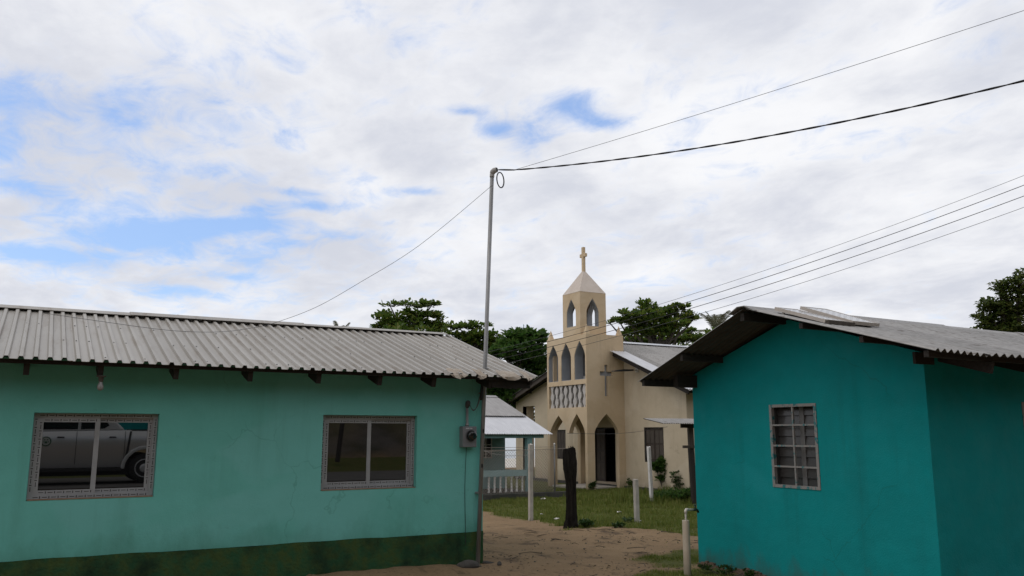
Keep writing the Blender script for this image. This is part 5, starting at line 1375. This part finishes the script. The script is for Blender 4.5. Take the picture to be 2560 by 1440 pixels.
fl = MB(); o_ = arch(wr, .58, wz); i_ = arch(wr, .49, wz); fl.prism(o_ + i_[::-1], 'Y', SIDE - .02, SIDE + .04); fl.build('wheel_arch', paint, pk, bevel=.015)
fl = MB(); o_ = arch(wf, .56, wz); i_ = arch(wf, .47, wz); fl.prism(o_ + i_[::-1], 'Y', SIDE - .02, SIDE + .04); fl.build('wheel_arch', paint, pk, bevel=.015)
for wx in (wr, wf):
    for yy in (SIDE - .03, SIDE - 1.5):
        ty_ = MB().lathe([(.24, -.22), (.36, -.22), (.385, -.18), (.385, -.04), (.36, 0), (.24, 0)], (wx, yy, RDZ + .385), (0, 1, 0), 28).build('tyre', mat('tyre_rubber', (.014, .014, .014), rough=.8), pk, True)
        rm = MB().lathe([(.24, -.1), (.24, .005), (.215, .008), (.20, -.03), (.13, -.02), (.10, .015), (.06, .02), (.001, .02)], (wx, yy, RDZ + .385), (0, 1, 0), 24).build('rim', mat('steel_rim', (.45, .45, .45), rough=.4, metal=.4), pk, True)
        rm.parent = ty_
em = MB().lathe([(.12, 0), (.12, .003), (.098, .003), (.098, 0)], (.36, SIDE + .001, 1.55), (0, 1, 0), 28).build('door_emblem', mat('emblem_green', (.02, .09, .035)), pk)
mk = MB().lathe([(.094, 0), (.094, .002)], (.36, SIDE + .001, 1.55), (0, 1, 0), 24).build('emblem_field', mat('emblem_pale', (.40, .42, .38)), pk); mk.parent = em
mk = MB()
for a0, b0, a1, b1 in ((-.05, .025, -.015, .05), (.015, .03, .05, .05), (-.03, -.05, .03, .0), (-.06, -.03, -.045, .01), (.045, -.03, .06, .01)):
    mk.box(.36 + a0, .36 + a1, SIDE + .0035, SIDE + .005, 1.55 + b0, 1.55 + b1)
mk = mk.build('emblem_marks', MATS['emblem_green'], pk); mk.parent = em

th_ = thing('roadside_house', 'teal house across the road showing in the left window reflection', 'house', (4.2, -13, .9))
MB().box(2.2, 6.6, -16, -12.0, .4, 3.0).build('wall', teal, th_)
MB().prism([(-16.5, 2.95), (-11.5, 2.95), (-14, 3.9)], 'X', 1.9, 6.9).build('roof', zinc_old, th_)
MB().box(4.6, 5.4, -11.995, -11.96, .9, 2.7).build('door', door_m, th_)
pb = MB().tube([(10.0, -9.6, .7), (10.35, -9.9, 3.2), (10.7, -10.2, 5.8)], [.09, .08, .07], 9)
single(pb, 'leaning_pole', wood_dark, 'leaning dark pole on the verge reflected in the right window', 'pole', (10.0, -9.6, .8))
for i, (bx0, by0, hh) in enumerate(((15.5, -15.5, 5.0), (19., -14.5, 6.5), (-4, -17, 7), (3, -22, 8), (10, -23, 8), (-12, -20, 8), (24, -20, 8), (-6, -25, 9), (15, -24, 9), (32, -19, 8))):  # bank-top and outlying trees are added to block low sky light
    zb_ = float(gz(bx0, by0))
    cl_ = [((bx0 + dx, by0 + dy, zb_ + hh * f_), (1.9, 1.9, 1.3), 150) for dx, dy, f_ in ((0, 0, .8), (1.1, .4, .6), (-1.1, .2, .6), (.3, .9, .5), (-.4, .8, .35), (.8, .9, .25), (-1.2, .9, .15))]
    tree('roadside_or_added_tree', ['dark roadside tree reflected at the right of the right window', 'taller dark roadside tree beyond the reflected bank', 'dark tree across the road behind the pickup truck', 'light-blocking tree added on top of the bank behind the teal roadside house', 'light-blocking tree added on top of the bank above the leaning pole', 'light-blocking tree added across the road farthest left of the pickup', 'light-blocking tree added across the road at the right end of the bank', 'tall light-blocking tree added on the bank top behind the pickup', 'tall light-blocking tree added on the bank top right of the leaning pole', 'light-blocking tree added across the road farthest right on the bank'][i], (bx0, by0, zb_), (bx0, by0, zb_ + hh * .7), .2, cl_, dense_l, 60 + i, leaf=.35, per=6, spread=.25, group='trees across the road')
